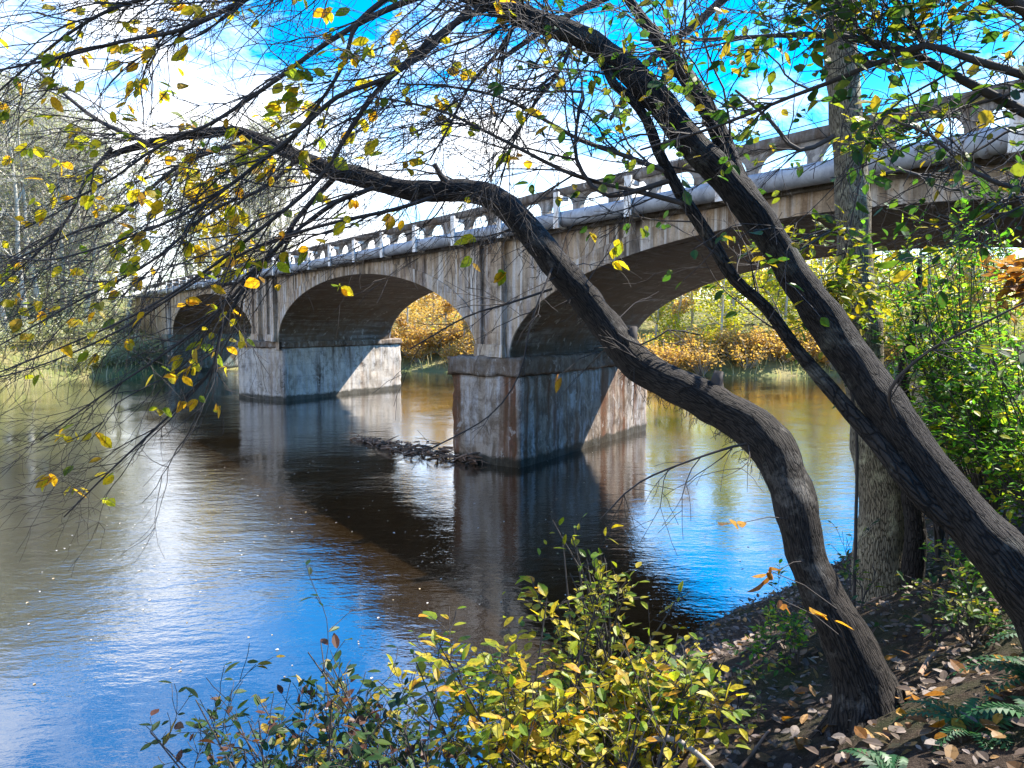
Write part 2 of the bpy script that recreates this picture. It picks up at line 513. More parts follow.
tag(b.build('river_water', M['water']), kind='structure')

# ------------------------------------------------------------------ bridge
O = Vector((-.997, 21.7, 0)); D = Vector((-.573, .82, 0)); P = Vector((.55, .835, 0)); Qd = Vector((-.835, .55, 0))
UP = Vector((0, 0, 1))
WID = 8.0
SPRING, RISE = 3.0, 2.85


def Bp(s, t, z): return O + D * s + P * t + UP * z


bridge = empty('arch_bridge', (O.x, O.y, 0), 'old weathered concrete road bridge of three low arches crossing the brown river', 'bridge')
ARCHES = [(-20.14, -1.64), (0.0, 18.5), (22.6, 45.0)]


def arch_z(s0, s1, s, rise=RISE):
    u = (s - (s0 + s1) / 2) / ((s1 - s0) / 2)
    return SPRING + rise * max(0.0, 1 - abs(u) ** 2.0) ** .5


def arch_samples(s0, s1, n=40):
    return [(s0 + s1) / 2 - (s1 - s0) / 2 * math.cos(math.pi * i / n) for i in range(n + 1)]


TOP = 6.2
for (face_t, back_t) in ((0.0, .5), (WID, WID - .5)):
    mb = MB()
    segs = []
    cur = -34.0
    for (s0, s1) in ARCHES:
        n = max(2, int((s0 - cur) / .6))
        lo = -1.5 if cur < -30 else 2.6
        for k in range(n):
            segs.append((cur + (s0 - cur) * k / n, cur + (s0 - cur) * (k + 1) / n, lo, lo))
        sm = arch_samples(s0, s1)
        for x, y in zip(sm[:-1], sm[1:]):
            segs.append((x, y, arch_z(s0, s1, x), arch_z(s0, s1, y)))
        cur = s1
    for k in range(30):
        segs.append((45 + k * .8, 45 + (k + 1) * .8, -1.5, -1.5))
    for (x, y, zx, zy) in segs:
        zs = 4
        for q in range(zs):
            f0, f1 = q / zs, (q + 1) / zs
            p = [Bp(x, face_t, zx + (TOP - zx) * f0), Bp(y, face_t, zy + (TOP - zy) * f0), Bp(y, face_t, zy + (TOP - zy) * f1), Bp(x, face_t, zx + (TOP - zx) * f1)]
            if face_t == 0: p.reverse()
            mb.quad(*p)
            p = [Bp(x, back_t, zx + (TOP - zx) * f0), Bp(y, back_t, zy + (TOP - zy) * f0), Bp(y, back_t, zy + (TOP - zy) * f1), Bp(x, back_t, zx + (TOP - zx) * f1)]
            mb.quad(*p)
    mb.build('spandrel_wall', M['spandrel'], bridge, False)

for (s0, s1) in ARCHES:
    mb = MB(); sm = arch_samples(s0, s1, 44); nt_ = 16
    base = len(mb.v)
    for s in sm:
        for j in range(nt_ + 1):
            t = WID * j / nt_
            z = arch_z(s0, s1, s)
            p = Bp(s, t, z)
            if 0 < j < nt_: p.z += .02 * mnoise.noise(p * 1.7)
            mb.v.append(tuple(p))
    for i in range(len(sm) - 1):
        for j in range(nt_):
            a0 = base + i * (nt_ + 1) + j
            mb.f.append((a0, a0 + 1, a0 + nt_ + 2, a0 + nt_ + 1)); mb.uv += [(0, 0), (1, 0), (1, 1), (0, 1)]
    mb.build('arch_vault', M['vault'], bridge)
    for t0, t1 in ((-.06, .0), (WID, WID + .06)):
        mb = MB()
        for x, y in zip(sm[:-1], sm[1:]):
            zx, zy = arch_z(s0, s1, x), arch_z(s0, s1, y)
            c0 = (s0 + s1) / 2

            def outer(s, z):
                u = (s - c0) / ((s1 - s0) / 2)
                nd = Vector((u / ((s1 - s0) / 2), (z - SPRING) / RISE / RISE)); nd.normalize()
                return s + nd.x * .42, z + nd.y * .42
            ox, oz = outer(x, zx); oy, oz2 = outer(y, zy)
            mb.hexa([Bp(x, t0, zx - .008), Bp(y, t0, zy - .008), Bp(y, t1, zy - .008), Bp(x, t1, zx - .008),
                     Bp(ox, t0, oz), Bp(oy, t0, oz2), Bp(oy, t1, oz2), Bp(ox, t1, oz)])
        mb.build('arch_ring', M['spandrel'], bridge, False)


def rect_pier(center_s, half_w, shift, cap_h=.5, t0=-.42, t1=8.3, z0=-2.0, label=None, body='pier'):
    c = Bp(center_s, 0, 0) + Qd * shift
    mb = MB()
    o = c + P * t0 - Qd * half_w + UP * z0
    mb.rough_box(o, (Qd * (2 * half_w), P * (t1 - t0), UP * (SPRING - cap_h - z0)), (18, 50, 30), .034, 1.9)
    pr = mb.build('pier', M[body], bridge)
    if label: pr['label'] = label
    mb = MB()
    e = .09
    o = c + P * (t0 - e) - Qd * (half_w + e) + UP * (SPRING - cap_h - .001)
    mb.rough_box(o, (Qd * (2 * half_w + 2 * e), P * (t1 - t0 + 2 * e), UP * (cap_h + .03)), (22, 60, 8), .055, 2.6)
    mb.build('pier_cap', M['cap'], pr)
    return pr


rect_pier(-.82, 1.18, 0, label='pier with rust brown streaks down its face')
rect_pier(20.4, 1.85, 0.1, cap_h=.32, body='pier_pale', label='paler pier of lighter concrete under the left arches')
# abutments: far one mossy, the near one on the camera's bank
for (s0, s1, mm) in ((45.0, 47.5, 'teal'), (-22.4, -20.14, 'pier')):
    mb = MB()
    mb.rough_box(Bp(s0 if s0 > 0 else s1, -.5, -2), ((D if s0 > 0 else -D) * 2.4, P * 9, UP * (SPRING + 2.02)), (10, 30, 16), .02, 1.6)
    mb.build('abutment', M[mm], bridge)

for sc in (-.82, 19.3, 21.9, 46.2, -21.2):
    mb = MB()
    hw = .58
    mb.hexa([Bp(sc + hw, -.12, SPRING + .35), Bp(sc - hw, -.12, SPRING + .35), Bp(sc - hw, .1, SPRING + .35), Bp(sc + hw, .1, SPRING + .35),
             Bp(sc + hw, -.12, TOP - .02), Bp(sc - hw, -.12, TOP - .02), Bp(sc - hw, .1, TOP - .02), Bp(sc + hw, .1, TOP - .02)])
    for (x0, x1) in ((-hw - .06, -hw + .16), (hw - .16, hw + .06)):
        mb.hexa([Bp(sc + x1, -.24, SPRING + .35), Bp(sc + x0, -.24, SPRING + .35), Bp(sc + x0, .08, SPRING + .35), Bp(sc + x1, .08, SPRING + .35),
                 Bp(sc + x1, -.24, TOP - .03), Bp(sc + x0, -.24, TOP - .03), Bp(sc + x0, .08, TOP - .03), Bp(sc + x1, .08, TOP - .03)])
    mb.hexa([Bp(sc + hw + .16, -.30, SPRING + .03), Bp(sc - hw - .16, -.30, SPRING + .03), Bp(sc - hw - .16, .1, SPRING + .03), Bp(sc + hw + .16, .1, SPRING + .03),
             Bp(sc + hw + .12, -.27, SPRING + .37), Bp(sc - hw - .12, -.27, SPRING + .37), Bp(sc - hw - .12, .1, SPRING + .37), Bp(sc + hw + .12, .1, SPRING + .37)])
    mb.build('pilaster', M['spandrel'], bridge, False)

S0, S1 = -34.0, 66.0
mb = MB()
mb.rough_box(Bp(S1, -.22, TOP), ((Bp(S0, 0, 0) - Bp(S1, 0, 0)), P * (WID + .44), UP * .26), (260, 6, 2), .022, 2.2)
mb.build('deck', M['parapet'], bridge)
mb = MB(); mb.quad(Bp(S1, .5, TOP + .268), Bp(S0, .5, TOP + .268), Bp(S0, WID - .5, TOP + .268), Bp(S1, WID - .5, TOP + .268))
mb.build('roadway', M['asphalt'], bridge)

PB, PT = TOP + .24, 7.06
for (tt, sgn) in ((.02, 1), (WID - .02, -1)):
    mb = MB()
    mb.rough_box(Bp(S1, tt - .19, PT), ((Bp(S0, 0, 0) - Bp(S1, 0, 0)), P * .38, UP * .2), (240, 2, 2), .012, 2.5)
    rail = mb.build('parapet_rail', M['rail'], bridge)
    proto = None
    sp = 1.25 if sgn > 0 else 3.75
    s = -32.0
    while s < 48:
        if proto is None:
            b = MB()
            w = .13
            # a square shaft that flares into the rail like half an arch on each side
            prof = [(PB, .16), (PB + .08, .16), (PB + .085, w), (PB + .36, w), (PB + .46, w + .05), (PB + .54, w + .13), (PB + .6, w + .27), (PT + .004, w + .30)]
            for (z0, w0), (z1, w1) in zip(prof[:-1], prof[1:]):
                b.hexa([Bp(s + w0, tt - .11, z0), Bp(s - w0, tt - .11, z0), Bp(s - w0, tt + .11, z0), Bp(s + w0, tt + .11, z0),
                        Bp(s + w1, tt - .11, z1), Bp(s - w1, tt - .11, z1), Bp(s - w1, tt + .11, z1), Bp(s + w1, tt + .11, z1)])
            proto = b.build('baluster', M['parapet'], rail, False)
            ps = s
        else:
            o = proto.copy(); COL.objects.link(o); o.parent = rail
            o.location = Vector(proto.location) + D * (s - ps)
        s += sp

# water main on the outside of the parapet, with white straps
PZ, PR_, PTT = 6.43, .18, -.44
mb = MB()
pts = [Bp(S0 + (64 - S0) * i / 90, PTT, PZ) for i in range(91)]
mb.tube(pts, [PR_] * 91, 24)
for s in np.arange(-30, 60, 5.5):
    mb.tube([Bp(s, PTT, PZ), Bp(s + .03, PTT, PZ), Bp(s + .10, PTT, PZ), Bp(s + .13, PTT, PZ)], [PR_ + .001, PR_ + .03, PR_ + .03, PR_ + .001], 24)
pipe = mb.build('water_pipe', M['pipe'], bridge)
hang = None
k = 0
for s in np.arange(-30.6, 46, 2.4):
    if hang is None:
        b = MB()
        def slab(a0, a1, t0, t1, z0, z1):
            b.hexa([Bp(s + a1, t0, z0), Bp(s + a0, t0, z0), Bp(s + a0, t1, z0), Bp(s + a1, t1, z0), Bp(s + a1, t0, z1), Bp(s + a0, t0, z1), Bp(s + a0, t1, z1), Bp(s + a1, t1, z1)])
        slab(-.10, .10, PTT - PR_ - .07, PTT - PR_ - .01, 6.2, 7.04)
        slab(-.055, .055, PTT - PR_ - .012, -.2, 6.22, 6.31)
        slab(-.055, .055, PTT - PR_ - .012, -.16, 6.90, 6.98)
        hang = b.build('pipe_bracket', M['bracket'], pipe, False); hs = s
    else:
        o = hang.copy(); COL.objects.link(o); o.parent = pipe
        o.location = Vector(hang.location) + D * (s - hs)

# overhead cables along the road
for i, (t, z0, lab) in enumerate(((7.0, 11.2, 'upper thin black cable strung high above the far side of the bridge'), (7.4, 10.2, 'lower thin black cable strung above the far side of the bridge'))):
    mb = MB()
    pts = []
    for k in range(61):
        u = k / 60; s = -36 + 106 * u
        pts.append(Bp(s, t, z0 - 1.1 * 4 * u * (1 - u)))
    mb.tube(pts, [.014] * 61, 5)
    tag(mb.build('overhead_cable', M['twig']), lab, 'cable', 'cables above the bridge')

# driftwood against the pier
mb = MB()
A0, A1 = U(352, 438, 25.2), U(478, 466, 20.6)
A0.z = A1.z = 0
for i in range(230):
    u = rnd.random() ** .8
    w = .12 + .32 * math.sin(math.pi * min(1, u * 1.05)) * (1.3 if u > .35 else .6)
    p = A0.lerp(A1, u) + Vector((rnd.gauss(0, w * .6), rnd.gauss(0, w * .6), abs(rnd.gauss(0, .10)) * (.5 + u)))
    d = Vector((rnd.gauss(0, 1) + .8, rnd.gauss(0, 1) - .8, rnd.gauss(0, .22))).normalized()
    L = rnd.uniform(.15, .7)
    mb.tube([p - d * L / 2, p + Vector((0, 0, rnd.uniform(0, .05))), p + d * L / 2], [rnd.uniform(.01, .035)] * 2 + [.008], 5)
tag(mb.build('driftwood_raft', M['drift']), 'brown raft of driftwood sticks and leaves caught against the foot of the pier', 'driftwood')

# ------------------------------------------------------------------ plants: twigs and leaves
def grow(mb, p, d, L, r, lvl, spots, droop=.15, wander=.30, kids=5, seg=.09, leafd=0.0, bias=None, spread=(.35, .95), kl=(.35, .65), sides=4):
    n = max(3, min(14, int(L / seg)))
    st = L / n
    pts = [p.copy()]; d = d.normalized()
    dirs = [d.copy()]
    for i in range(n):
        d = d + Vector((rnd.gauss(0, wander), rnd.gauss(0, wander), rnd.gauss(0, wander) - droop * .35)) * .5
        if bias is not None: d = d + bias * .06
        d.normalize()
        p = p + d * st
        pts.append(p.copy()); dirs.append(d.copy())
    mb.tube(pts, [max(.0018, r * (1 - .72 * i / n)) for i in range(n + 1)], sides if r > .006 else 3)
    if lvl > 0:
        for k in range(kids):
            i = min(n, int((.12 + .88 * rnd.random()) * n))
            ax = dirs[i].orthogonal().normalized()
            ax = Matrix.Rotation(rnd.uniform(0, 2 * math.pi), 3, dirs[i]) @ ax
            cdv = Matrix.Rotation(rnd.uniform(*spread), 3, ax) @ dirs[i]
            grow(mb, pts[i], cdv, L * rnd.uniform(*kl), r * .55, lvl - 1, spots, droop, wander, max(2, kids - 2), seg * .8, leafd, bias, spread, kl, sides)
    if leafd and spots is not None and lvl <= 1:
        for i in range(1, n + 1):
            if rnd.random() < leafd:
                for q in range(1 if leafd > .2 else rnd.randint(1, 4)):
                    spots.append((pts[i] + Vector((rnd.gauss(0, .02), rnd.gauss(0, .02), rnd.gauss(0, .02))) * (q > 0), dirs[i]))


def sprout(mb, pts, rad, n, Lr, lvl, spots, u=(0.15, 1.0), ang=(.4, 1.0), bias=None, **kw):
    m = len(pts)
    for k in range(n):
        i = min(m - 2, int((u[0] + (u[1] - u[0]) * rnd.random()) * (m - 1)))
        t = (pts[min(m - 1, i + 2)] - pts[max(0, i - 2)]).normalized()
        ax = Matrix.Rotation(rnd.uniform(0, 2 * math.pi), 3, t) @ t.orthogonal().normalized()
        d = Matrix.Rotation(rnd.uniform(*ang), 3, ax) @ t
        if bias is not None: d = (d + bias * .6).normalized()
        L = rnd.uniform(*Lr)
        grow(mb, pts[i] + d * rad[i] * .6, d, L, min(rad[i] * .6, .0026 + L * .0048), lvl, spots, bias=bias, **kw)


def leaf_arrays(spots, size, ratio=.5, flat=.6, droop=.3, jit=.35, var=.35, fine=True):
    """six-cornered folded leaves, two quads each"""
    n = len(spots)
    p = np.array([s[0][:] for s in spots]); t = np.array([s[1][:] for s in spots])
    side = np.where(npr.random(n) < .5, -1.0, 1.0)
    up = np.array([0, 0, 1.0])
    lat = np.cross(t, up); lat /= np.maximum(1e-6, np.linalg.norm(lat, axis=1))[:, None]
    ax = t * npr.uniform(.3, 1, n)[:, None] + lat * (side * npr.uniform(.5, 1.2, n))[:, None] + npr.normal(0, jit, (n, 3))
    ax[:, 2] -= droop * npr.uniform(.2, 1.4, n)
    ax /= np.linalg.norm(ax, axis=1)[:, None]
    nr = npr.normal(0, 1 - flat, (n, 3)); nr[:, 2] += flat + .05
    nr -= ax * np.sum(nr * ax, 1)[:, None]; nr /= np.maximum(1e-6, np.linalg.norm(nr, axis=1))[:, None]
    b = np.cross(nr, ax)
    L = size * npr.uniform(1 - var, 1 + var, n)[:, None]; W = L * ratio * npr.uniform(.8, 1.15, n)[:, None]
    fold = L * npr.uniform(.02, .14, n)[:, None]; curl = L * npr.uniform(-.02, .16, n)[:, None]
    base = p + ax * L * .12
    if fine:
        st = []
        for (u, wd) in ((0, .04), (.16, .33), (.45, .5), (.75, .34), (1.0, .015)):
            c = base + ax * L * u - nr * curl * u * u
            e = nr * fold * (wd / .5)
            st += [c + b * W * wd + e, c, c - b * W * wd + e]
        V = np.stack(st, 1)
        i0 = (np.arange(n) * 15)[:, None]
        qs = []
        for k in range(4):
            a = 3 * k
            qs += [[a, a + 1, a + 4, a + 3], [a + 1, a + 2, a + 5, a + 4]]
        Qs = np.concatenate([i0 + np.array([q]) for q in qs], 1).reshape(-1, 4)
        return V.reshape(-1, 3), Qs
    V = np.stack([base,
                  base + ax * L * .30 + b * W * .5 + nr * fold,
                  base + ax * L * .68 + b * W * .40 + nr * (fold * .8 - curl * .4),
                  base + ax * L - nr * curl,
                  base + ax * L * .68 - b * W * .40 + nr * (fold * .8 - curl * .4),
                  base + ax * L * .30 - b * W * .5 + nr * fold], 1)
    i0 = (np.arange(n) * 6)[:, None]
    Qs = np.concatenate([i0 + np.array([[0, 1, 2, 3]]), i0 + np.array([[0, 3, 4, 5]])], 1).reshape(-1, 4)
    return V.reshape(-1, 3), Qs


def leaves(name, spots, mat, parent, size, **kw):
    if not spots: return None
    V, Q = leaf_arrays(spots, size, **kw)
    return link_mesh(name, np_mesh(name, V, Q, smooth=False), mat, parent)


def limb(name, rows, mat, parent, k=10, lump=.10, step=.07, label=None):
    if rows[0][3] > 11.9 and name == 'limb': rows = [(x, y, Y, h * .76) for (x, y, Y, h) in rows]
    if rows[0][3] < 6.1: rows = [(x, y, Y, max(.75, .6 * h)) for (x, y, Y, h) in rows]
    pts, rad = pix_path(rows, step)
    mb = MB(); mb.tube(pts, rad, k, lump, cap=True, seed=rnd.random() * 9)
    o = mb.build(name, mat, parent)
    if label: o['label'] = label
    return pts, rad


LL = Vector((-.8, .1, -.35))    # the way the twigs hang over the river

# --- arching tree
base = U(868, 725, 4.0)
tA = empty('arching_tree', (base.x, base.y, gz(base.x, base.y)), 'crooked grey tree rooted at the bank edge, arching low across the bridge view', 'tree')
ptsA, radA = pix_path([(890, 790, 3.95, 66), (884, 745, 3.97, 50), (872, 705, 4.0, 36), (855, 660, 4.05, 26), (836, 610, 4.12, 21.5), (816, 566, 4.22, 20), (800, 522, 4.35, 20), (785, 482, 4.5, 21),
                       (768, 447, 4.65, 22.5), (742, 420, 4.8, 21), (706, 397, 5.0, 18.5), (664, 380, 5.2, 17.5), (633, 361, 5.3, 16.5), (608, 326, 5.4, 15.5),
                       (583, 292, 5.5, 14.5), (553, 258, 5.6, 14), (527, 229, 5.7, 14), (503, 203, 5.85, 12.5), (472, 189, 6.0, 11), (432, 188, 6.1, 10),
                       (392, 187, 6.2, 9.5), (352, 177, 6.3, 9), (318, 165, 6.4, 8), (290, 153, 6.5, 7), (262, 142, 6.6, 6), (235, 131, 6.7, 5),
                       (200, 134, 6.8, 4.4), (160, 142, 6.9, 3.8), (125, 150, 7, 3.2), (105, 158, 7, 2.2)], .05)
mb = MB(); mb.tube(ptsA, radA, 24, .16, cap=True)
for (dx, dy, l) in ((1, .25, .42), (-.6, -.8, .3), (.6, .8, .4), (-.8, .5, .35)):
    ps = []
    for q in range(8):
        u = q / 7
        x = base.x + dx * u * l; y = base.y + dy * u * l
        ps.append(Vector((x, y, gz(x, y) + .20 * (1 - u) ** 2 - .05 * u)))
    mb.tube(ps, [.085 * (1 - .7 * q / 7) for q in range(8)], 8, .2)
mb.build('trunk', M['bark_arch'], tA)
sA = []
twA = MB()
limbsA = [
    [(340, 172, 6.35, 5), (300, 215, 6.3, 4), (277, 248, 6.25, 3.6), (244, 289, 6.2, 3.4), (221, 330, 6.15, 3), (214, 364, 6.1, 2.6), (195, 390, 6.1, 2.3), (157, 427, 6.05, 2), (109, 472, 6, 1.6), (64, 517, 6, 1)],
    [(448, 192, 6.05, 4), (395, 209, 6.0, 3.4), (320, 226, 5.9, 3), (250, 250, 5.9, 2.6), (190, 285, 5.8, 2.2), (120, 330, 5.8, 1.9), (50, 362, 5.8, 1.5), (-10, 380, 5.8, 1)],
    [(552, 289, 5.5, 2.4), (507, 304, 5.4, 2), (466, 317, 5.4, 1.6), (410, 349, 5.4, 1)],
    [(555, 262, 5.55, 2.4), (545, 285, 5.4, 2), (530, 326, 5.3, 1.8), (519, 375, 5.3, 1.5), (489, 416, 5.3, 1.3), (429, 450, 5.3, .8)],
    [(764, 440, 4.65, 2.6), (715, 452, 4.6, 2), (640, 482, 4.6, 1.5), (600, 520, 4.6, 1)],
    [(300, 158, 6.45, 3.5), (260, 190, 6.4, 3), (214, 210, 6.4, 2.6), (150, 262, 6.4, 2.2), (80, 300, 6.4, 1.7), (0, 345, 6.4, 1)],
    [(250, 140, 6.65, 3.6), (180, 165, 6.6, 3), (120, 215, 6.6, 2.6), (75, 232, 6.6, 2), (10, 262, 6.6, 1.4)],
    [(150, 144, 6.9, 4), (112, 128, 6.9, 3.6), (86, 112, 6.9, 3.4), (60, 90, 6.9, 2.6), (37, 71, 6.9, 2.2)],
    [(380, 186, 6.2, 4), (330, 205, 6.1, 3.4), (262, 262, 6.0, 3), (225, 305, 6.0, 2.5), (170, 350, 6.0, 2), (110, 390, 6.0, 1.6), (40, 440, 6, 1)],
    [(112, 148, 7.0, 3.4), (86, 180, 6.9, 3), (70, 215, 6.9, 2.6), (40, 250, 6.9, 2), (0, 285, 6.9, 1.3)],
    [(600, 322, 5.35, 2.2), (640, 345, 5.2, 1.8), (668, 330, 5.2, 1.5), (700, 335, 5.2, 1)],
]
for i, rows in enumerate(limbsA):
    p_, r_ = limb('limb', rows, M['twig'], tA, 6, .06, .1)
    left = rows[0][0] < 460
    if left:
        sprout(twA, p_, r_, 20, (.4, 1.4), 2, sA, (.05, 1), (.25, .8), LL, droop=.12, kids=4, leafd=.015)
    else:
        sprout(twA, p_, r_, 7, (.2, .6), 1, None, (.1, 1), (.4, 1.1), Vector((0, 0, -.4)), droop=.3, kids=3)
iA = [i for i, p in enumerate(ptsA) if p.z > 4.6]
sprout(twA, ptsA[iA[0]:], radA[iA[0]:], 46, (.4, 1.3), 2, sA, (.0, 1), (.6, 1.35), LL, droop=.1, kids=4, leafd=.012)
sprout(twA, ptsA[len(ptsA) // 3:], radA[len(ptsA) // 3:], 26, (.2, .7), 1, None, (0, .6), (.8, 1.5), Vector((0, 0, -.5)), droop=.35, kids=3)
hang_ = [i for i, p in enumerate(ptsA) if 3.2 < p.z < 4.7]
for k in range(170):
    i = rnd.choice(hang_)
    q = ptsA[i] + Vector((rnd.uniform(-.6, .6) * radA[i], 0, -radA[i] * .85))
    grow(twA, q, Vector((rnd.gauss(0, .5), rnd.gauss(0, .5), -1)), rnd.uniform(.03, .14), .0022, 1, None, droop=.3, wander=.5, kids=3, seg=.02)
for (P_, R__, u_, L_, up_) in ((ptsA, radA, .36, .12, 1), (ptsA, radA, .47, .09, -1), (ptsA, radA, .60, .15, 1), (ptsA, radA, .28, .08, 1)):
    i = int(u_ * len(P_)); t_ = (P_[i + 2] - P_[i - 2]).normalized()
    d_ = (t_.orthogonal().normalized() * .5 + Vector((0, -.3, up_)) + t_ * .5).normalized()
    twA.tube([P_[i], P_[i] + d_ * (R__[i] + L_ * .4), P_[i] + d_ * (R__[i] + L_) + Vector((.01, 0, .01))], [R__[i] * .42, R__[i] * .3, R__[i] * .24], 8, .2, cap=True)
twA.build('twigs', M['twig'], tA)
leaves('leaves', sA, M['leaf_yellow'], tA, .115, ratio=.64, flat=.55, droop=.35)
# the few big leaves sprouting from the lower trunk
sp = []
for (x, y, Y, x2, y2) in ((597, 352, 5.3, 562, 374), (800, 520, 4.3, 737, 524), (838, 610, 4.05, 768, 570), (845, 640, 4.0, 782, 600), (850, 655, 3.95, 832, 618), (815, 560, 4.2, 770, 575)):
    tw = MB()
    p0, p1 = U(x, y, Y), U(x2, y2, Y - .15)
    mid = (p0 + p1) / 2 + Vector((0, 0, .03))
    tw.tube([p0, mid, p1], [.004, .003, .002], 4)
    tw.build('sprout', M['twig'], tA)
    for q in range(2 if x < 620 else 3):
        sp.append((p1 + Vector((rnd.gauss(0, .012), 0, rnd.gauss(0, .012))), (p1 - mid).normalized()))
leaves('sprout_leaves', sp, M['leaf_orange'], tA, .10, ratio=.62, flat=.1, droop=.6)

# --- leaning tree on the right
pB = U(1062, 640, 3.35)
tB = empty('leaning_tree', (pB.x, pB.y, gz(pB.x, pB.y)), 'thick dark furrowed tree leaning up and left from the right edge of the bank', 'tree')
ptsB, radB = pix_path([(1092, 740, 3.20, 64.5), (1075, 665, 3.30, 44.7), (1048, 612, 3.40, 34.4), (1000, 557, 3.50, 28.4), (972, 527, 3.60, 25.8), (936, 480, 3.75, 23.2), (895, 420, 3.95, 21.1), (864, 375, 4.10, 20.2), (833, 330, 4.25, 18.9),
                       (800, 283, 4.33, 16.8), (769, 240, 4.36, 15.5), (730, 184, 4.41, 15.0), (690, 140, 4.46, 14.2), (655, 98, 4.50, 13.3), (631, 69, 4.54, 12.5), (600, 47, 4.58, 11.6),
                       (570, 32, 4.60, 10.8), (530, 18, 4.64, 10.3), (490, 2, 4.67, 9.5), (440, -18, 4.72, 8.6), (390, -34, 4.78, 7.7), (330, -48, 4.83, 6.5), (260, -52, 4.88, 5.2), (190, -44, 4.92, 3.9), (110, -30, 4.97, 2.6)], .05)
mb = MB(); mb.tube(ptsB, radB, 24, .15, cap=True, seed=4)
mb.build('trunk', M['bark_dark'], tB)
limbsB = [
    [(1000, 565, 3.5, 15), (960, 528, 3.6, 14.5), (925, 500, 3.68, 14), (902, 472, 3.75, 13), (878, 440, 3.90, 12.5), (850, 412, 4.05, 11), (822, 380, 4.20, 9.5), (797, 349, 4.30, 8.5), (767, 307, 4.34, 8.2), (736, 279, 4.36, 8), (711, 240, 4.40, 8),
     (689, 207, 4.42, 8), (672, 178, 4.45, 7.6), (657, 150, 4.47, 7), (646, 120, 4.50, 6.4), (630, 98, 4.53, 6), (614, 84, 4.54, 6), (606, 66, 4.56, 6), (602, 52, 4.58, 6)],
    [(748, 205, 4.41, 11), (730, 161, 4.45, 10), (707, 112, 4.49, 9), (685, 75, 4.53, 8), (662, 45, 4.56, 6.4), (640, 15, 4.60, 5), (618, -18, 4.62, 3.5)],
    [(690, 205, 4.42, 5), (640, 192, 4.44, 4.2), (590, 180, 4.45, 3.8), (560, 169, 4.46, 3.4), (530, 154, 4.47, 3), (485, 131, 4.50, 2.6), (444, 112, 4.53, 2.2), (399, 101, 4.55, 1.6), (360, 96, 4.55, 1)],
    [(668, 172, 4.45, 4.6), (620, 154, 4.47, 3.8), (582, 141, 4.50, 3.4), (545, 120, 4.53, 3), (500, 97, 4.55, 2.5), (444, 86, 4.58, 2), (400, 84, 4.60, 1.2)],
    [(672, 180, 4.45, 5), (609, 196, 4.42, 4), (582, 172, 4.42, 3.6), (575, 146, 4.42, 3.2), (579, 112, 4.44, 2.8), (583, 92, 4.45, 2.4), (545, 92, 4.45, 1.8), (510, 88, 4.47, 1)],
    [(496, 4, 4.67, 6), (462, 19, 4.67, 5.4), (432, 41, 4.67, 5), (402, 67, 4.67, 4.6), (376, 92, 4.67, 4.2), (350, 130, 4.67, 3.8), (318, 180, 4.67, 3.4), (262, 228, 4.67, 3), (210, 268, 4.67, 2.4), (140, 312, 4.67, 2), (60, 348, 4.67, 1.5), (0, 372, 4.67, 1)],
    [(450, -14, 4.71, 6), (384, 11, 4.70, 4.6), (330, 41, 4.70, 4), (262, 90, 4.70, 3.4), (210, 124, 4.70, 2.8), (161, 145, 4.70, 2.2), (110, 180, 4.70, 1.6), (60, 205, 4.70, 1)],
    [(470, 8, 4.69, 5.5), (430, 48, 4.65, 4.8), (384, 79, 4.62, 4.2), (337, 97, 4.62, 3.8), (289, 139, 4.62, 3.3), (210, 199, 4.62, 2.7), (150, 229, 4.62, 2.2), (56, 259, 4.62, 1.6), (0, 255, 4.62, 1)],
    [(330, -48, 4.83, 5.5), (240, 2, 4.80, 4), (180, 30, 4.80, 3.4), (124, 41, 4.80, 2.8), (49, 60, 4.80, 2.2), (-10, 72, 4.80, 1.4)],
    [(260, -52, 4.88, 4.5), (170, -10, 4.85, 3.4), (110, 10, 4.85, 2.8), (60, 40, 4.85, 2.2), (0, 90, 4.85, 1.4)],
    [(520, 14, 4.64, 4), (500, 50, 4.60, 3), (470, 85, 4.60, 2.4), (450, 125, 4.60, 1.8), (430, 160, 4.60, 1)],
    [(575, 34, 4.60, 4), (560, 70, 4.56, 3), (530, 110, 4.55, 2.4), (510, 150, 4.55, 1.8), (500, 185, 4.55, 1)],
    [(900, 428, 3.90, 4), (890, 390, 3.70, 3), (930, 350, 3.60, 2.5), (980, 325, 3.50, 2), (1030, 300, 3.40, 1.4)],
    [(420, -26, 4.74, 5), (360, 20, 4.70, 4), (345, 60, 4.67, 3.4), (325, 95, 4.67, 2.8), (280, 150, 4.67, 2.2), (230, 170, 4.67, 1.6), (180, 215, 4.67, 1)],
]
sB, sB2 = [], []
twB = MB()
for i, rows in enumerate(limbsB):
    big = i < 2
    p_, r_ = limb('limb', rows, M['bark_dark'] if big else M['twig'], tB, 12 if big else 6, .12 if big else .06, .08)
    if i == 0: sprout(twB, p_, r_, 12, (.3, .9), 2, sB2, (.4, 1), (.5, 1.2), None, droop=.1, kids=3, leafd=.05)
    elif i == 1: sprout(twB, p_, r_, 22, (.5, 1.2), 2, sB2, (.1, 1), (.4, 1.1), None, droop=.05, kids=4, leafd=.06)
    elif i in (2, 3, 4, 10, 11): sprout(twB, p_, r_, 16, (.35, 1.0), 2, sB, (.05, 1), (.3, 1.0), Vector((-.4, 0, 0)), droop=.08, kids=4, leafd=.008)
    elif i == 12: sprout(twB, p_, r_, 5, (.2, .5), 1, sB2, (.1, 1), (.3, 1.0), None, droop=.08, kids=3, leafd=.05)
    else: sprout(twB, p_, r_, 19, (.35, 1.1), 2, sB, (.08, 1), (.25, .85), LL, droop=.12, kids=4, leafd=.034)
iB = next(i for i, p in enumerate(ptsB) if p.z > 5.6)
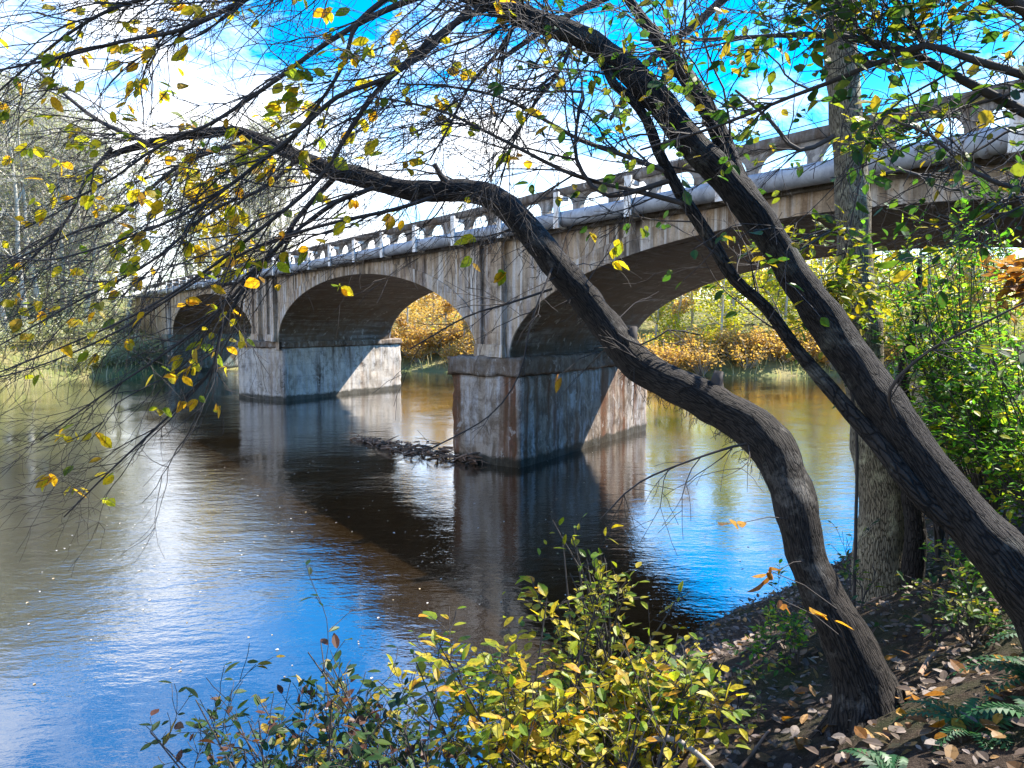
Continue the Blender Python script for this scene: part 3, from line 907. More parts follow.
sprout(twB, ptsB[iB:], radB[iB:], 90, (.4, 1.3), 2, sB, (.0, 1), (.5, 1.2), Vector((-.5, 0, -.25)), droop=.1, kids=5, leafd=.012)
twB.build('twigs', M['twig'], tB)
leaves('leaves', sB, M['leaf_yellow'], tB, .085, ratio=.64, flat=.5, droop=.35)
leaves('green_leaves', sB2, M['leaf_green'], tB, .07, ratio=.58, flat=.5, droop=.3)

# --- straight tree
pC = U(886, 606, 7.0)
tC = empty('straight_tree', (pC.x, pC.y, gz(pC.x, pC.y)), 'tall straight pale barked tree standing behind the two leaning trunks', 'tree')
p_, r_ = pix_path([(889, 640, 6.95, 46), (887, 600, 7, 31), (883, 560, 7, 25.5), (880, 500, 7, 22.5), (871, 420, 7, 20), (861, 340, 7, 18), (854, 240, 7, 16.5), (847, 120, 7, 15.5), (840, 0, 7, 14.5), (832, -150, 7, 14), (825, -320, 7.1, 11), (822, -500, 7.1, 7)], .12)
mb = MB(); mb.tube(p_, r_, 18, .10, cap=True, seed=2); mb.build('trunk', M['bark_pale'], tC)
twC = MB(); sC = []
sprout(twC, p_, r_, 26, (.9, 2.6), 2, sC, (.6, 1), (.6, 1.2), None, droop=.05, kids=5, leafd=.06, seg=.16)
for rows in ([(846, 130, 7, 5), (800, 150, 7, 4), (770, 120, 7, 3), (735, 90, 7, 2)], [(842, 60, 7, 5), (900, 60, 6.9, 4), (960, 20, 6.8, 3), (1000, 0, 6.8, 2)],
             [(850, 190, 7, 4), (900, 170, 6.8, 3), (950, 190, 6.7, 2.4), (990, 180, 6.7, 1.5)], [(838, -60, 7, 7), (760, -30, 7, 5), (700, 20, 7, 4), (650, 60, 7, 3), (610, 120, 7, 2)],
             [(834, -120, 7, 7), (740, -80, 7, 5), (640, -20, 7, 4), (560, 20, 7, 3), (500, 60, 7, 2)]):
    q_, s_ = limb('limb', rows, M['twig'], tC, 6, .08, .12)
    sprout(twC, q_, s_, 12, (.4, 1.2), 2, sC, (.1, 1), (.4, 1.1), None, droop=.05, kids=4, leafd=.07)
twC.build('twigs', M['twig'], tC)
leaves('leaves', sC, M['leaf_green'], tC, .085, ratio=.6, flat=.5, droop=.3)

pE = U(914, 606, 6.6)
tE = empty('young_tree', (pE.x, pE.y, gz(pE.x, pE.y)), 'thin dark young tree close beside the straight pale trunk', 'tree')
p_, r_ = pix_path([(916, 640, 6.6, 16), (914, 600, 6.6, 12), (913, 520, 6.6, 10), (908, 440, 6.6, 8), (903, 380, 6.7, 6), (915, 320, 6.8, 4), (920, 260, 6.9, 2)], .12)
mb = MB(); mb.tube(p_, r_, 10, .1, cap=True, seed=3); mb.build('trunk', M['bark_dark'], tE)
tw = MB(); sp = []
sprout(tw, p_, r_, 16, (.4, 1.3), 2, sp, (.45, 1), (.6, 1.2), None, droop=.05, kids=4, leafd=.10)
tw.build('twigs', M['twig'], tE); leaves('leaves', sp, M['leaf_green'], tE, .08, ratio=.55)

# --- tree beyond the right edge whose branches reach into the view
pF = Vector((3.9, 3.2, 0)); zF = gz(pF.x, pF.y)
tF = empty('overhanging_tree', (pF.x, pF.y, zF), 'dark limbed tree at the right edge reaching green leafy branches overhead', 'tree')
p_, r_ = smooth_path([(Vector((3.9, 3.2, zF - .2)), .26), (Vector((3.85, 3.2, zF + .5)), .2), (Vector((3.7, 3.2, zF + 2.4)), .17), (Vector((3.5, 3.25, zF + 4.2)), .14), (Vector((3.3, 3.3, zF + 6.5)), .09), (Vector((3.2, 3.3, zF + 8)), .05)], .12)
mb = MB(); mb.tube(p_, r_, 14, .12, cap=True, seed=6); mb.build('trunk', M['bark_dark'], tF)
tw = MB(); sp = []
for rows in ([(1330, 300, 3.2, 24), (1180, 205, 3.2, 14), (1090, 145, 3.2, 11), (1024, 112, 3.2, 9), (966, 82, 3.25, 8), (910, 52, 3.3, 7), (865, 41, 3.4, 6), (820, 34, 3.5, 4.8), (752, 37, 3.6, 3.8), (690, 40, 3.7, 3), (640, 40, 3.8, 2)],
             [(1320, 150, 3.2, 20), (1120, 105, 3.1, 9), (1024, 75, 3.1, 8), (970, 58, 3.1, 7), (925, 45, 3.15, 6.5), (884, 60, 3.2, 5.5), (861, 69, 3.2, 5), (825, 84, 3.25, 4.2), (790, 97, 3.3, 3.6), (715, 127, 3.4, 3), (640, 150, 3.5, 2)],
             [(1300, 60, 3.2, 26), (1100, 40, 3.0, 16), (1024, 8, 3.0, 13), (990, -10, 3.0, 11), (930, -40, 3.0, 8), (850, -60, 3.1, 5)],
             [(925, 45, 3.15, 3.5), (912, 15, 3.2, 2.6), (900, -10, 3.2, 2)],
             [(890, 58, 3.2, 3), (868, 40, 3.1, 2.4), (845, 10, 3.1, 2)],
             [(1330, 330, 3.2, 18), (1110, 205, 3.0, 6), (1024, 190, 3.0, 5), (975, 172, 3.0, 4), (930, 135, 3.05, 3), (890, 120, 3.1, 2)]):
    rows = [(x, y, Y, h * .7) for (x, y, Y, h) in rows]
    q_, s_ = limb('limb', rows, M['twig'], tF, 8, .08, .08)
    n_ = sum(1 for p in q_ if p.x / p.y < .78)
    if n_ < 4: continue
    sprout(tw, q_[-n_:], s_[-n_:], 19, (.25, .8), 2, sp, (.0, 1), (.4, 1.1), None, droop=.08, kids=4, leafd=.27, seg=.07)
tw.build('twigs', M['twig'], tF)
leaves('leaves', sp, M['leaf_green'], tF, .058, ratio=.6, flat=.5, droop=.25)


# --- shrubs
def shrub(name, label, base_pts, targets, leaf_mat, size, per=9, stem_r=.010, leafd=.8, twig='twig', ratio=.52, L=(.18, .42), lvl=1, flat=.75, cat='shrub', kids=3, droop=.05, lift=.25, group=None, main=None, var=.4):
    c = sum((Vector(b) for b in base_pts), Vector()) / len(base_pts)
    e = empty(name, c, label, cat, group)
    mb = MB(); sp = []
    if main:
        p_, r_ = smooth_path([(Vector(base_pts[0]), stem_r * 1.5)] + [(q, stem_r * (1.3 - .25 * k)) for k, q in enumerate(main)], .1)
        mb.tube(p_, r_, 7, .08)
        base_pts = p_[len(p_) // 2:]
    for tg in targets:
        b0 = Vector(min(base_pts, key=lambda b: (Vector(b) - tg).length + rnd.uniform(0, .25)))
        mid = b0.lerp(tg, .5) + Vector((rnd.gauss(0, .06), rnd.gauss(0, .06), lift * (tg - b0).length * rnd.uniform(.3, 1)))
        p_, r_ = smooth_path([(b0, stem_r), (b0.lerp(mid, .5) + Vector((0, 0, .06)), stem_r * .85), (mid, stem_r * .7), (tg, stem_r * .28)], .1)
        mb.tube(p_, r_, 5)
        sprout(mb, p_, r_, per, L, lvl, sp, (.45, 1), (.4, 1.1), Vector((0, 0, .05)), droop=droop, kids=kids, leafd=leafd, seg=.05)
        for i in range(int(len(p_) * .7), len(p_)):
            if rnd.random() < leafd: sp.append((p_[i], (p_[i] - p_[i - 1]).normalized()))
    mb.build('stems', M[twig], e)
    leaves('leaves', sp, M[leaf_mat], e, size, ratio=ratio, flat=flat, droop=.2, var=var)
    return e


def targets(poly, n, Yr, fy=None):
    """points spread through a patch of the view at real distances"""
    xs = [p[0] for p in poly]; ys = [p[1] for p in poly]
    o = []
    while len(o) < n:
        x, y = rnd.uniform(min(xs), max(xs)), rnd.uniform(min(ys), max(ys))
        c = False
        for (ax, ay), (bx, by) in zip(poly, poly[1:] + poly[:1]):
            if (ay > y) != (by > y) and x < (bx - ax) * (y - ay) / (by - ay) + ax: c = not c
        if c:
            Y = rnd.uniform(*Yr) if fy is None else fy(x, y) + rnd.uniform(-.2, .2)
            o.append(U(x, y, Y))
    return o


def gp(x, y, dz=-.03): return (x, y, gz(x, y) + dz)


shrub('golden_bush', 'yellow green spicebush spreading golden leaves over the water in front of the pier',
      [gp(.30, 3.5), gp(.45, 3.8), gp(.15, 3.3), gp(.75, 3.9)],
      targets([(350, 668), (430, 640), (500, 620), (560, 585), (610, 600), (660, 640), (735, 660), (735, 690), (690, 700), (600, 735), (500, 730), (400, 700)], 54, (3.1, 4.7)),
      'leaf_bush', .060, per=7, leafd=.6, flat=.93, lift=.08, L=(.14, .32), droop=.22, ratio=.6, var=.6)
shrub('upright_sapling', 'slender green leaved sapling rising from the top of the golden bush',
      [gp(.35, 3.9), gp(.5, 4.0)],
      targets([(535, 500), (560, 495), (590, 560), (690, 590), (680, 625), (600, 610), (550, 560)], 12, (3.6, 4.3)),
      'leaf_lime', .058, per=4, leafd=.45)
shrub('waxy_shrub', 'dark green shrub with a few yellow leaves leaning out over the blue water',
      [gp(-.75, 2.7), gp(-.5, 2.9), gp(-.2, 2.9)],
      targets([(110, 730), (170, 690), (280, 650), (340, 632), (400, 660), (450, 700), (470, 765), (300, 790), (100, 770)], 40, (2.7, 3.9)),
      'leaf_dull', .058, per=7, leafd=.46, lift=.05, L=(.14, .34), twig='twig')
shrub('low_shrub', 'low lime leaved shrub at the bottom edge under the golden bush',
      [gp(.35, 2.9), gp(.6, 3.0)],
      targets([(440, 730), (560, 720), (680, 690), (700, 740), (600, 775), (450, 775)], 16, (2.8, 3.4)),
      'leaf_bush', .05, per=4, leafd=.4)
shrub('yellow_sapling', 'yellow leaved sapling growing in front of the straight pale trunk',
      [gp(3.0, 6.3)],
      targets([(745, 260), (800, 215), (850, 190), (870, 120), (890, 110), (880, 230), (868, 330), (800, 345), (740, 300)], 20, (5.4, 6.2)),
      'leaf_lime', .085, per=4, leafd=.5, stem_r=.010, lift=.05, main=[U(856, 430, 6.1), U(838, 330, 6.0), U(846, 250, 5.9), U(862, 170, 5.8)])
shrub('green_bush', 'bright fresh green bush on the bank below the grey pipe',
      [gp(3.9, 6.4), gp(3.7, 6.6), gp(4.2, 6.3)],
      targets([(882, 250), (905, 205), (950, 200), (1005, 235), (1035, 270), (1020, 345), (960, 360), (890, 345)], 36, (5.6, 6.9)),
      'leaf_fresh', .062, per=8, leafd=.8, stem_r=.010, ratio=.45, lift=.04, droop=.08)
shrub('orange_bough', 'orange brown leaved sapling at the right edge above the green undergrowth',
      [gp(4.6, 5.2)],
      targets([(970, 276), (1000, 266), (1040, 270), (1040, 288), (985, 290)], 7, (4.9, 5.3)),
      'leaf_orange', .09, per=4, leafd=.6, stem_r=.008, L=(.1, .25), lift=0, main=[U(1130, 420, 5.2), U(1110, 300, 5.2), U(1050, 278, 5.2)])
shrub('bank_undergrowth', 'airy green undergrowth shrub filling the bank right of the leaning trunk',
      [gp(4.2, 5.6), gp(4.6, 6.0), gp(3.9, 6.0), gp(4.9, 6.2)],
      targets([(915, 350), (960, 345), (1035, 330), (1045, 510), (1010, 520), (965, 440), (930, 390)], 48, (5.2, 6.8)),
      'leaf_fresh', .062, per=7, leafd=.7, stem_r=.009, ratio=.48, lift=.05)
shrub('blue_green_juniper', 'small blue green conifer bush behind the leaning trunk',
      [gp(4.3, 7.3)],
      targets([(922, 402), (940, 378), (960, 395), (955, 415), (930, 418)], 16, (7.0, 7.4)),
      'leaf_teal', .055, per=14, leafd=1.0, ratio=.14, L=(.12, .3), stem_r=.014)
for i, (x, y, lab) in enumerate(((3.3, 5.2, 'leafy green ground plant between the leaning trunk and the straight tree'), (2.9, 4.5, 'small green ground plant right of the arching trunk'),
                                 (4.6, 5.8, 'bushy green ground plant beneath the leaning trunk'), (1.55, 4.9, 'small green plant on the litter left of the arching trunk'),
                                 (2.2, 5.7, 'low green plant behind the arching trunk'), (5.1, 4.9, 'leafy green ground plant at the right edge of the bank'))):
    bz = gz(x, y)
    shrub('ground_plant', lab, [gp(x, y), gp(x + .1, y + .05)],
          [Vector((x + rnd.gauss(0, .25), y + rnd.gauss(0, .25), bz + rnd.uniform(.15, .5))) for q in range(12 if i != 3 else 6)],
          'leaf_fresh' if i % 2 == 0 else 'leaf_green', .05, per=4, leafd=.6, stem_r=.005, L=(.08, .2), cat='plant', group='plants on the near bank')
# stems with a few leaves standing between the trunks
shrub('wispy_seedling', 'wispy seedling with small dark leaves at the water edge between the trunks', [gp(2.6, 5.4)],
      targets([(800, 560), (850, 545), (865, 600), (800, 610)], 5, (5.2, 5.6)), 'leaf_green', .05, per=3, leafd=.3, stem_r=.005)


def fern(x, y, n, L, lab):
    e = empty('fern', gp(x, y), lab, 'fern', 'ferns on the near bank')
    sp = []
    mb = MB(); V = []; Qs = []
    for k in range(n):
        a = 2 * math.pi * k / n + rnd.uniform(-.3, .3)
        l = L * rnd.uniform(.7, 1.15)
        pts = []
        for q in range(15):
            u = q / 14
            pts.append(Vector(gp(x, y, 0)) + Vector((math.cos(a), math.sin(a), 0)) * (l * u) + UP * (l * (.9 * u - .95 * u * u)))
        mb.tube(pts, [.003 * (1 - u * .7 / 14) for u in range(15)], 3)
        for q in range(2, 15):
            t = (pts[q] - pts[q - 1]).normalized(); lat = t.cross(UP).normalized()
            w = l * .24 * (1 - (q / 14) ** 1.3) + .008
            for s in (-1, 1):
                b0 = pts[q]; tip = b0 + lat * s * w + t * w * .35 - UP * w * .12
                o = len(V)
                V += [tuple(b0 - t * .012), tuple(b0 + lat * s * w * .5 - t * .004 + t * w * .1), tuple(tip), tuple(b0 + t * .012 + lat * s * w * .4 + t * w * .2)]
                Qs.append((o, o + 1, o + 2, o + 3))
    mb.build('stems', M['fern'], e)
    link_mesh('fronds', np_mesh('fronds', V, Qs, smooth=False), M['fern'], e)


for (x, y, n, L, lab) in ((2.05, 3.15, 9, .34, 'green fern at the bottom edge just right of the arching trunk base'), (2.5, 3.35, 9, .36, 'dark green fern in the bottom right leaf litter'),
                          (1.6, 2.95, 8, .26, 'small green fern at the foot of the arching trunk'), (2.9, 3.9, 8, .32, 'fern under the leaning trunk at the right edge'), (2.25, 3.0, 8, .30, 'low fern in the very corner of the bank')):
    fern(x, y, n, L, lab)

# --- fallen leaves, twigs
pos_ = []
while len(pos_) < 17000:
    x, y = rnd.uniform(-2, 9), rnd.uniform(1.8, 14)
    if x > y * .75 + .6 or x < -y * .7 - .4: continue
    pos_.append((x, y))
A = np.array(pos_); d_, _ = river_dist(A[:, 0], A[:, 1])
A = A[d_ > .05]; zA = ground_arr(A[:, 0], A[:, 1])
sp = [(Vector((x, y, z + rnd.uniform(.01, .06))), Vector((rnd.gauss(0, 1), rnd.gauss(0, 1), .1)).normalized()) for (x, y), z in zip(A, zA)]
o = leaves('fallen_leaves', sp, M['leaf_litter'], None, .056, ratio=.6, flat=.72, droop=0, jit=.3, var=.7)
tag(o, 'carpet of dry brown and grey fallen leaves on the near bank', 'leaf litter', kind='stuff')
sp = []
for k in range(80):
    x, y = rnd.uniform(1.2, 4.2), rnd.uniform(2.4, 5)
    if rnd.random() < .5: x = rnd.uniform(1.8, 2.9); y = rnd.uniform(2.7, 3.7)
    sp.append((Vector((x, y, gz(x, y) + .07)), Vector((rnd.gauss(0, 1), rnd.gauss(0, 1), .1)).normalized()))
tag(leaves('orange_leaves', sp, M['leaf_orange'], None, .095, ratio=.62, flat=.7, droop=0), 'large orange brown leaves lying on the litter beside the trunks', 'leaf litter', kind='stuff')
mb = MB()
p_, r_ = pix_path([(640, 742, 3.3, 3), (668, 738, 3.25, 3.4), (690, 748, 3.2, 3.2), (712, 768, 3.1, 2.6), (725, 790, 3.0, 2)], .05)
for p in p_: p.z = max(p.z, gz(p.x, p.y) + .02)
mb.tube(p_, r_, 8, .1, cap=True)
tag(mb.build('fallen_branch', M['root']), 'bleached bare branch lying on the dark soil under the golden bush', 'branch')
for i, (x0, y0, x1, y1, lab) in enumerate(((2.4, 4.2, 3.3, 4.8, 'thin grey stick on the ground right of the arching trunk'), (1.0, 3.6, 1.6, 4.4, 'thin grey stick on the litter left of the arching trunk'), (2.0, 6.3, 3.3, 6.2, 'fallen stick lying near the straight pale trunk'))):
    mb = MB(); ps = []
    for q in range(9):
        u = q / 8; x = x0 + (x1 - x0) * u; y = y0 + (y1 - y0) * u + .05 * math.sin(6 * u)
        ps.append(Vector((x, y, gz(x, y) + .06 + .03 * math.sin(9 * u))))
    mb.tube(ps, [.014 * (1 - .06 * q) for q in range(9)], 6, .1, cap=True)
    tag(mb.build('fallen_stick', M['drift']), lab, 'stick', 'sticks on the near bank')
sp = []
while len(sp) < 330:
    y = rnd.uniform(6, 30); x = rnd.uniform(-.7 * y, .45 * y)
    if mnoise.noise(Vector((x * .25, y * .25, 0))) < -.05: continue
    if float(river_dist(np.array([x]), np.array([y]))[0][0]) > -.3: continue
    sp.append((Vector((x, y, .006)), Vector((rnd.gauss(0, 1), rnd.gauss(0, 1), 0)).normalized()))
tag(leaves('floating_leaves', sp, M['fleck'], None, .04, ratio=.7, flat=.97, droop=0, jit=.05), 'pale leaves and flecks drifting on the river surface', 'leaves', kind='stuff')


# ------------------------------------------------------------------ far banks
def branch_tree(H, seed, spread=.5, fine=3):
    r0 = random.Random(seed)
    mb = MB(); tips = []

    def rec(p, d, L, r, lvl):
        n = 5; pts = [p.copy()]; dd = d.copy()
        for i in range(n):
            dd = (dd + Vector((r0.gauss(0, .10), r0.gauss(0, .10), r0.gauss(0, .05) + .03))).normalized()
            p = p + dd * (L / n); pts.append(p.copy())
        mb.tube(pts, [max(.016, r * (1 - .55 * i / n)) for i in range(n + 1)], 6 if lvl > 2 else 3)
        if lvl == 0:
            tips.extend((q, dd) for q in pts[1:]); return
        for k in range(r0.randint(4, 6)):
            i = r0.randint(1, n)
            ax = Matrix.Rotation(r0.uniform(0, 6.28), 3, dd) @ dd.orthogonal().normalized()
            rec(pts[i], Matrix.Rotation(r0.uniform(.3, spread + .4), 3, ax) @ dd, L * r0.uniform(.38, .62), r * .42, lvl - 1)
    # a leader with limbs
    pts = [Vector((0, 0, -.4))]; d = Vector((0, 0, 1))
    for i in range(12):
        d = (d + Vector((r0.gauss(0, .05), r0.gauss(0, .05), .1))).normalized(); pts.append(pts[-1] + d * H / 12)
    rad = [H * .014 * (1 - .85 * i / 12) + .015 for i in range(13)]
    tr = MB(); tr.tube(pts, rad, 8, .06)
    for k in range(int(H * 1.5)):
        i = r0.randint(3, 12)
        a = r0.uniform(0, 6.28)
        rec(pts[i], Vector((math.cos(a), math.sin(a), r0.uniform(.4, 1.2))).normalized(), H * r0.uniform(.12, .28) * (1.2 - i / 16), rad[i] * .5, fine - 1)
    return tr, mb, tips


def copy_thing(proto, loc, rz, sc, label=None, group=None):
    o = proto.copy(); COL.objects.link(o)
    o.location = loc; o.rotation_euler = (0, 0, rz); o.scale = (sc, sc, sc)
    if label: o['label'] = label
    if group: o['group'] = group
    for ch in proto.children:
        c = ch.copy(); COL.objects.link(c); c.parent = o
    return o


def place(protos, spots_):
    for i, (x, y, sc) in enumerate(spots_):
        pr = protos[i % len(protos)]
        loc = Vector((x, y, gz(x, y) - .1))
        if not pr.get('used'):
            pr['used'] = 1; pr.location = loc; pr.rotation_euler = (0, 0, rnd.uniform(0, 6.28)); pr.scale = (sc, sc, sc)
        else:
            o = copy_thing(pr, loc, rnd.uniform(0, 6.28), sc)
    for pr in protos:
        if 'used' in pr: del pr['used']
    for o in bpy.data.objects:
        if 'used' in o: del o['used']


def tree_proto(name, H, seed, label, group, bmat, lmat=None, leafp=.0, size=.2, fine=3, spread=.5):
    e = empty(name, (0, 0, 0), label, 'tree', group)
    tr, mb, tips = branch_tree(H, seed, spread, fine)
    tr.build('trunk', M[bmat], e); mb.build('branches', M[bmat], e)
    if lmat:
        sp = [(p + Vector((rnd.gauss(0, .15), rnd.gauss(0, .15), rnd.gauss(0, .15))), d) for (p, d) in tips if rnd.random() < leafp]
        leaves('leaves', sp, M[lmat], e, size, ratio=.65, flat=.3, fine=False)
    return e


bare = [tree_proto('bare_tree', H, 20 + i, 'tall bare pale grey tree in the wood on the far left bank', 'bare trees on the far left bank', 'far_bark', 'leaf_far_pale', .3, .2) for i, H in enumerate((19, 22, 17, 20))]
sp = []
for k in range(74):
    while True:
        x, y = rnd.uniform(-85, -27), rnd.uniform(40, 110)
        d = float(river_dist(np.array([x]), np.array([y]))[0][0])
        s_ = (x - O.x) * P.y - (y - O.y) * P.x
        rel = Vector((x, y, 0)) - O
        det = D.x * P.y - D.y * P.x
        tq = (D.x * rel.y - D.y * rel.x) / det
        if d > 4 and d < 46 and not (-2 < tq < 10) and -.86 < x / y < -.30: break
    sp.append((x, y, rnd.uniform(.75, 1.1)))
place(bare, sp)
M['leaf_far_yellow'] = leafmat('bright yellow leaves', [(.62, .48, .02), (.55, .38, .02), (.6, .5, .05)], .55)
gold = [tree_proto('golden_tree', 8.5, 40, 'small golden yellow tree beside the far left end of the bridge', None, 'far_bark', 'leaf_far_yellow', .9, .34)]
place(gold, [(-26.5, 63.5, 1.15)])
gold[0].location = Vector((-31, 78, gz(-31, 78))); gold[0].scale = (1.75, 1.75, 1.75)

lime = [tree_proto('yellow_green_tree', H, 50 + i, 'sunlit yellow green tree on the far bank behind the bridge', 'yellow green trees on the far bank', 'far_bark', 'leaf_far_lime', .75, .26) for i, H in enumerate((9.5, 11))]
place(lime, [(x, y, s) for (x, y, s) in ((22, 60, 1), (26, 63, 1.1), (30, 62, .95), (17, 60, .75), (34, 65, 1.15), (39, 64, 1.1), (12, 62, .8), (3, 63, .85), (46, 66, 1.2), (-2, 66, .7), (24, 66, 1.2), (19, 63, .95), (28, 68, 1.3), (33, 60, 1), (37, 69, 1.4), (43, 69, 1.3), (50, 68, 1.3), (15, 68, .95), (21, 71, 1.3), (56, 68, 1.3))])
goldt = [tree_proto('straw_gold_tree', 7.5, 60 + i, 'straw gold tree on the far bank behind the bridge', 'straw gold trees on the far bank', 'far_bark', 'leaf_far_gold', .7, .24) for i in range(2)]
place(goldt, [(9, 60, .85), (14, 63, 1), (-4, 61, .9), (-9, 64, 1), (-13, 67, 1), (0, 68, 1.2), (6, 66, 1.1), (-6, 68, 1), (-2, 62, .8), (3, 60, .8), (-11, 63, .85), (11, 67, 1.1), (17, 70, 1.3), (30, 70, 1.5), (-15, 70, 1), (25, 74, 1.5), (8, 73, 1.2), (40, 66, 1.3), (-8, 74, 1.1), (35, 74, 1.6), (45, 74, 1.6)])


def bush_proto(name, label, group, lmat, R_, H, n, size, seed):
    r0 = random.Random(seed)
    e = empty(name, (0, 0, 0), label, 'shrub', group)
    mb = MB(); sp = []
    for k in range(26):
        a = r0.uniform(0, 6.28); q = R_ * math.sqrt(r0.random())
        tip = Vector((q * math.cos(a), q * math.sin(a), H * r0.uniform(.4, 1) * (1 - .35 * q / R_)))
        b0 = tip * .12; b0.z = -.1
        mid = b0.lerp(tip, .5) + Vector((r0.gauss(0, .1), r0.gauss(0, .1), H * .1))
        mb.tube([b0, mid, tip], [.03, .02, .008], 4)
        for j in range(n // 26):
            u = r0.uniform(.3, 1)
            p = b0.lerp(mid, u * 2) if u < .5 else mid.lerp(tip, u * 2 - 1)
            sp.append((p + Vector((r0.gauss(0, .22), r0.gauss(0, .22), r0.gauss(0, .2))), (tip - b0).normalized()))
    mb.build('stems', M['far_bark'], e)
    leaves('leaves', sp, M[lmat], e, size, ratio=.6, flat=.3, fine=False)
    return e


b1 = [bush_proto('straw_bush', 'straw coloured bush on the far bank behind the bridge', 'straw bushes on the far bank', 'leaf_far_gold', 1.6, 2.2, 900, .17, 70 + i) for i in range(2)]
sp = []
for k in range(60):
    u = k / 59; x = -14 + 44 * u
    y = (57.5 if x < 8 else 55.8 + .1 * max(0, x - 20)) + (2.0 if x < 0 else 0) + rnd.uniform(0, 4) + max(0, -x - 2) * .45
    sp.append((x, y, rnd.uniform(.8, 1.5)))
place(b1, sp)
b2 = [bush_proto('lime_bush', 'yellow green bush at the water line behind the bridge', 'yellow green bushes on the far bank', 'leaf_far_lime', 1.5, 2.6, 900, .18, 80 + i) for i in range(2)]
place(b2, [(rnd.uniform(12, 48), rnd.uniform(57, 63), rnd.uniform(.8, 1.3)) for k in range(38)])
b3 = [bush_proto('pale_bush', 'pale sage green bush under the trees on the far left bank', 'pale bushes on the far left bank', 'leaf_far_pale', 1.7, 2.4, 900, .2, 90 + i) for i in range(2)]
sp = []
while len(sp) < 60:
    x, y = rnd.uniform(-75, -28), rnd.uniform(42, 85)
    d = float(river_dist(np.array([x]), np.array([y]))[0][0])
    rel = Vector((x, y, 0)) - O
    tq = (D.x * rel.y - D.y * rel.x) / (D.x * P.y - D.y * P.x)
    if .8 < d < 22 and -.85 < x / y < -.4 and not (-1.5 < tq < 9.5): sp.append((x, y, rnd.uniform(.5, 1.2)))
place(b3, sp)

# the wood that closes the view behind the far bank, one mass of scrub
pts_ = []
while len(pts_) < 60000:
    x = rnd.uniform(-30, 100); y = rnd.uniform(66, 92)
    if x < -10 and y < 76: continue
    if x > 48 and y < 70: continue
    h = 3.5 + 2.4 * mnoise.noise(Vector((x * .16, y * .16, 0))) + 1.6 * mnoise.noise(Vector((x * .5, y * .5, 4))) + (2.2 if x > 6 else 0)
    pts_.append((x, y, h * rnd.random() ** .6))
A = np.array(pts_); zg = ground_arr(A[:, 0], A[:, 1])
sp = [(Vector((a[0], a[1], z + a[2])), Vector((rnd.gauss(0, 1), rnd.gauss(0, 1), rnd.gauss(.6, .8))).normalized()) for a, z in zip(A, zg)]
half = [q for q in sp if mnoise.noise(q[0] * .22 + Vector((40, 0, 0))) + .035 * (q[0].x - 6) > .06]
rest = [q for q in sp if not mnoise.noise(q[0] * .22 + Vector((40, 0, 0))) + .035 * (q[0].x - 6) > .06]
tag(leaves('scrub_foliage', rest, M['leaf_far_gold'], None, .34, ratio=.45, flat=.2, fine=False), 'dense straw coloured scrub on the rise behind the far bank', 'scrub', kind='stuff')
tag(leaves('scrub_foliage', half, M['leaf_far_lime'], None, .32, ratio=.55, flat=.2, fine=False), 'dense yellow green scrub on the rise behind the far bank', 'scrub', kind='stuff')

pts_ = []
while len(pts_) < 42000:
    y = rnd.uniform(58, 120); x = -y * rnd.uniform(.40, .85)
    if float(x) > -30 - (y - 58) * .1: continue
    rel = Vector((x, y, 0)) - O
    tq = (D.x * rel.y - D.y * rel.x) / (D.x * P.y - D.y * P.x)
    if -2 < tq < 10: continue
    h = (9 + 5 * mnoise.noise(Vector((x * .12, y * .12, 0)))) * rnd.random() ** 1.3
    pts_.append((x, y, h))
A = np.array(pts_); zg = ground_arr(A[:, 0], A[:, 1])
sp = [(Vector((a[0], a[1], z + a[2])), Vector((rnd.gauss(0, 1), rnd.gauss(0, 1), rnd.gauss(.9, .9))).normalized()) for a, z in zip(A, zg)]
tag(leaves('wood_foliage', sp, M['leaf_far_pale'], None, .42, ratio=.2, flat=.1, fine=False), 'pale hazy twiggy wood behind the bare trees on the far left bank', 'wood', kind='stuff')

# bank grass (nobody could count it)
n = 0; V = []; Qs = []
while n < 16000:
    if rnd.random() < .55: x, y = rnd.uniform(-62, -27), rnd.uniform(34, 72)
    elif rnd.random() < .35: x, y = rnd.uniform(-16, 60), rnd.uniform(53, 68)
    else: continue
    V.append((x, y)); n += 1
A = np.array(V); d_, _ = river_dist(A[:, 0], A[:, 1]); A = A[(d_ > -.1) & (d_ < 9)]
z = ground_arr(A[:, 0], A[:, 1]); n = len(A)
hgt = npr.uniform(.3, 1.0, n); ang = npr.uniform(0, 6.28, n); wd = npr.uniform(.02, .05, n)
lean = npr.normal(0, .3, (n, 2)) * hgt[:, None]
b0 = np.stack([A[:, 0], A[:, 1], z - .05], 1); sd = np.stack([np.cos(ang), np.sin(ang), np.zeros(n)], 1) * wd[:, None]
tp = b0 + np.stack([lean[:, 0], lean[:, 1], hgt], 1); md = b0 + np.stack([lean[:, 0] * .3, lean[:, 1] * .3, hgt * .55], 1)
V = np.stack([b0 - sd, b0 + sd, md + sd * .8, md - sd * .8, tp + sd * .15, tp - sd * .15], 1).reshape(-1, 3)
i0 = (np.arange(n) * 6)[:, None]
Qs = np.concatenate([i0 + np.array([[0, 1, 2, 3]]), i0 + np.array([[3, 2, 4, 5]])], 1).reshape(-1, 4)
tag(link_mesh('bank_grass', np_mesh('bank_grass', V, Qs, smooth=False), M['grass']), 'dry straw coloured grass along the far river banks', 'grass', kind='stuff')

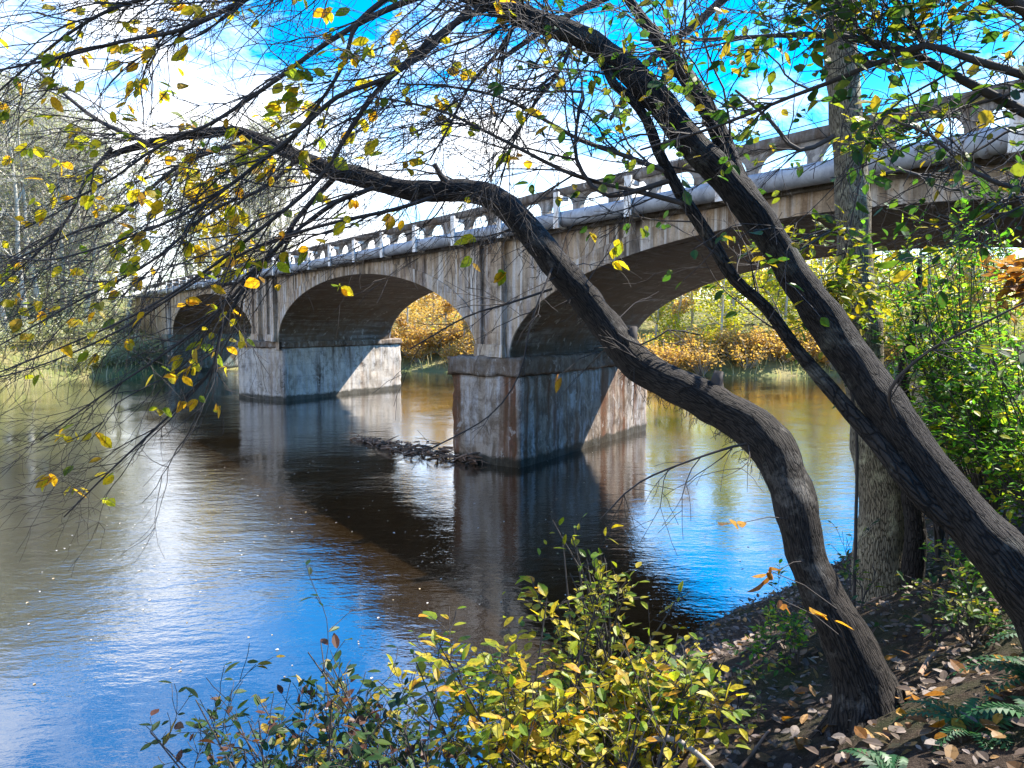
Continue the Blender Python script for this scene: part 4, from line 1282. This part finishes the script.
# ------------------------------------------------------------------ sky and sun
SUN_EL = R(50); SUN_AZ = R(64)       # from the river's far right, azimuth measured from +Y towards +X
w = bpy.data.worlds.new('World'); scene.world = w; w.use_nodes = True
nt = w.node_tree; nt.nodes.clear(); T = NT(nt)
out = T.n('OutputWorld'); bg = T.n('Background')
sky = T.n('TexSky', sky_type='NISHITA'); sky.sun_disc = False
sky.sun_elevation = SUN_EL; sky.sun_rotation = SUN_AZ; sky.air_density = 1.0; sky.dust_density = .4; sky.ozone_density = 2.5
hs = T.n('HueSaturation'); hs.inputs['Saturation'].default_value = 1.65; hs.inputs['Value'].default_value = 1.15
T.l(sky.outputs[0], hs.inputs['Color'])
tc = T.n('TexCoord').outputs['Generated']
dirv = T.n('SeparateXYZ'); T.l(tc, dirv.inputs[0])
cn = T.noise(T.mapping(tc, (1, 1, 1.9)), 6.5, 9, .66, .4)
# more cloud low ahead and to the left, clearing to the right and overhead
bias = T.math('ADD', T.math('MULTIPLY', dirv.outputs['X'], -.20), T.math('MULTIPLY', T.ramp(dirv.outputs['Z'], [(.20, 0.0), (.40, 1.0)]), -.28))
cm = T.ramp(T.math('ADD', cn, T.math('ADD', bias, .125)), [(.40, 0.0), (.70, 1.0)])
col = T.mix(cm, hs.outputs[0], (6.0, 6.1, 6.3))
T.l(col, bg.inputs['Color']); bg.inputs['Strength'].default_value = .13
T.l(bg.outputs[0], out.inputs[0])
sl = bpy.data.lights.new('sun', 'SUN'); sl.energy = 5.0; sl.angle = R(.5); sl.color = (1, .93, .82)
so = bpy.data.objects.new('sun', sl); COL.objects.link(so)
sv = Vector((math.sin(SUN_AZ) * math.cos(SUN_EL), math.cos(SUN_AZ) * math.cos(SUN_EL), math.sin(SUN_EL)))
so.rotation_euler = (-sv).to_track_quat('-Z', 'Y').to_euler()

vs = scene.view_settings
vs.view_transform = 'Standard'; vs.look = 'None'; vs.gamma = 1; vs.exposure = 1.6
scene.cycles.max_bounces = 6
scene.cycles.caustics_reflective = False
scene.cycles.caustics_refractive = False
scene.cycles.diffuse_bounces = 3
scene.cycles.transparent_max_bounces = 4
scene.cycles.use_denoising = True
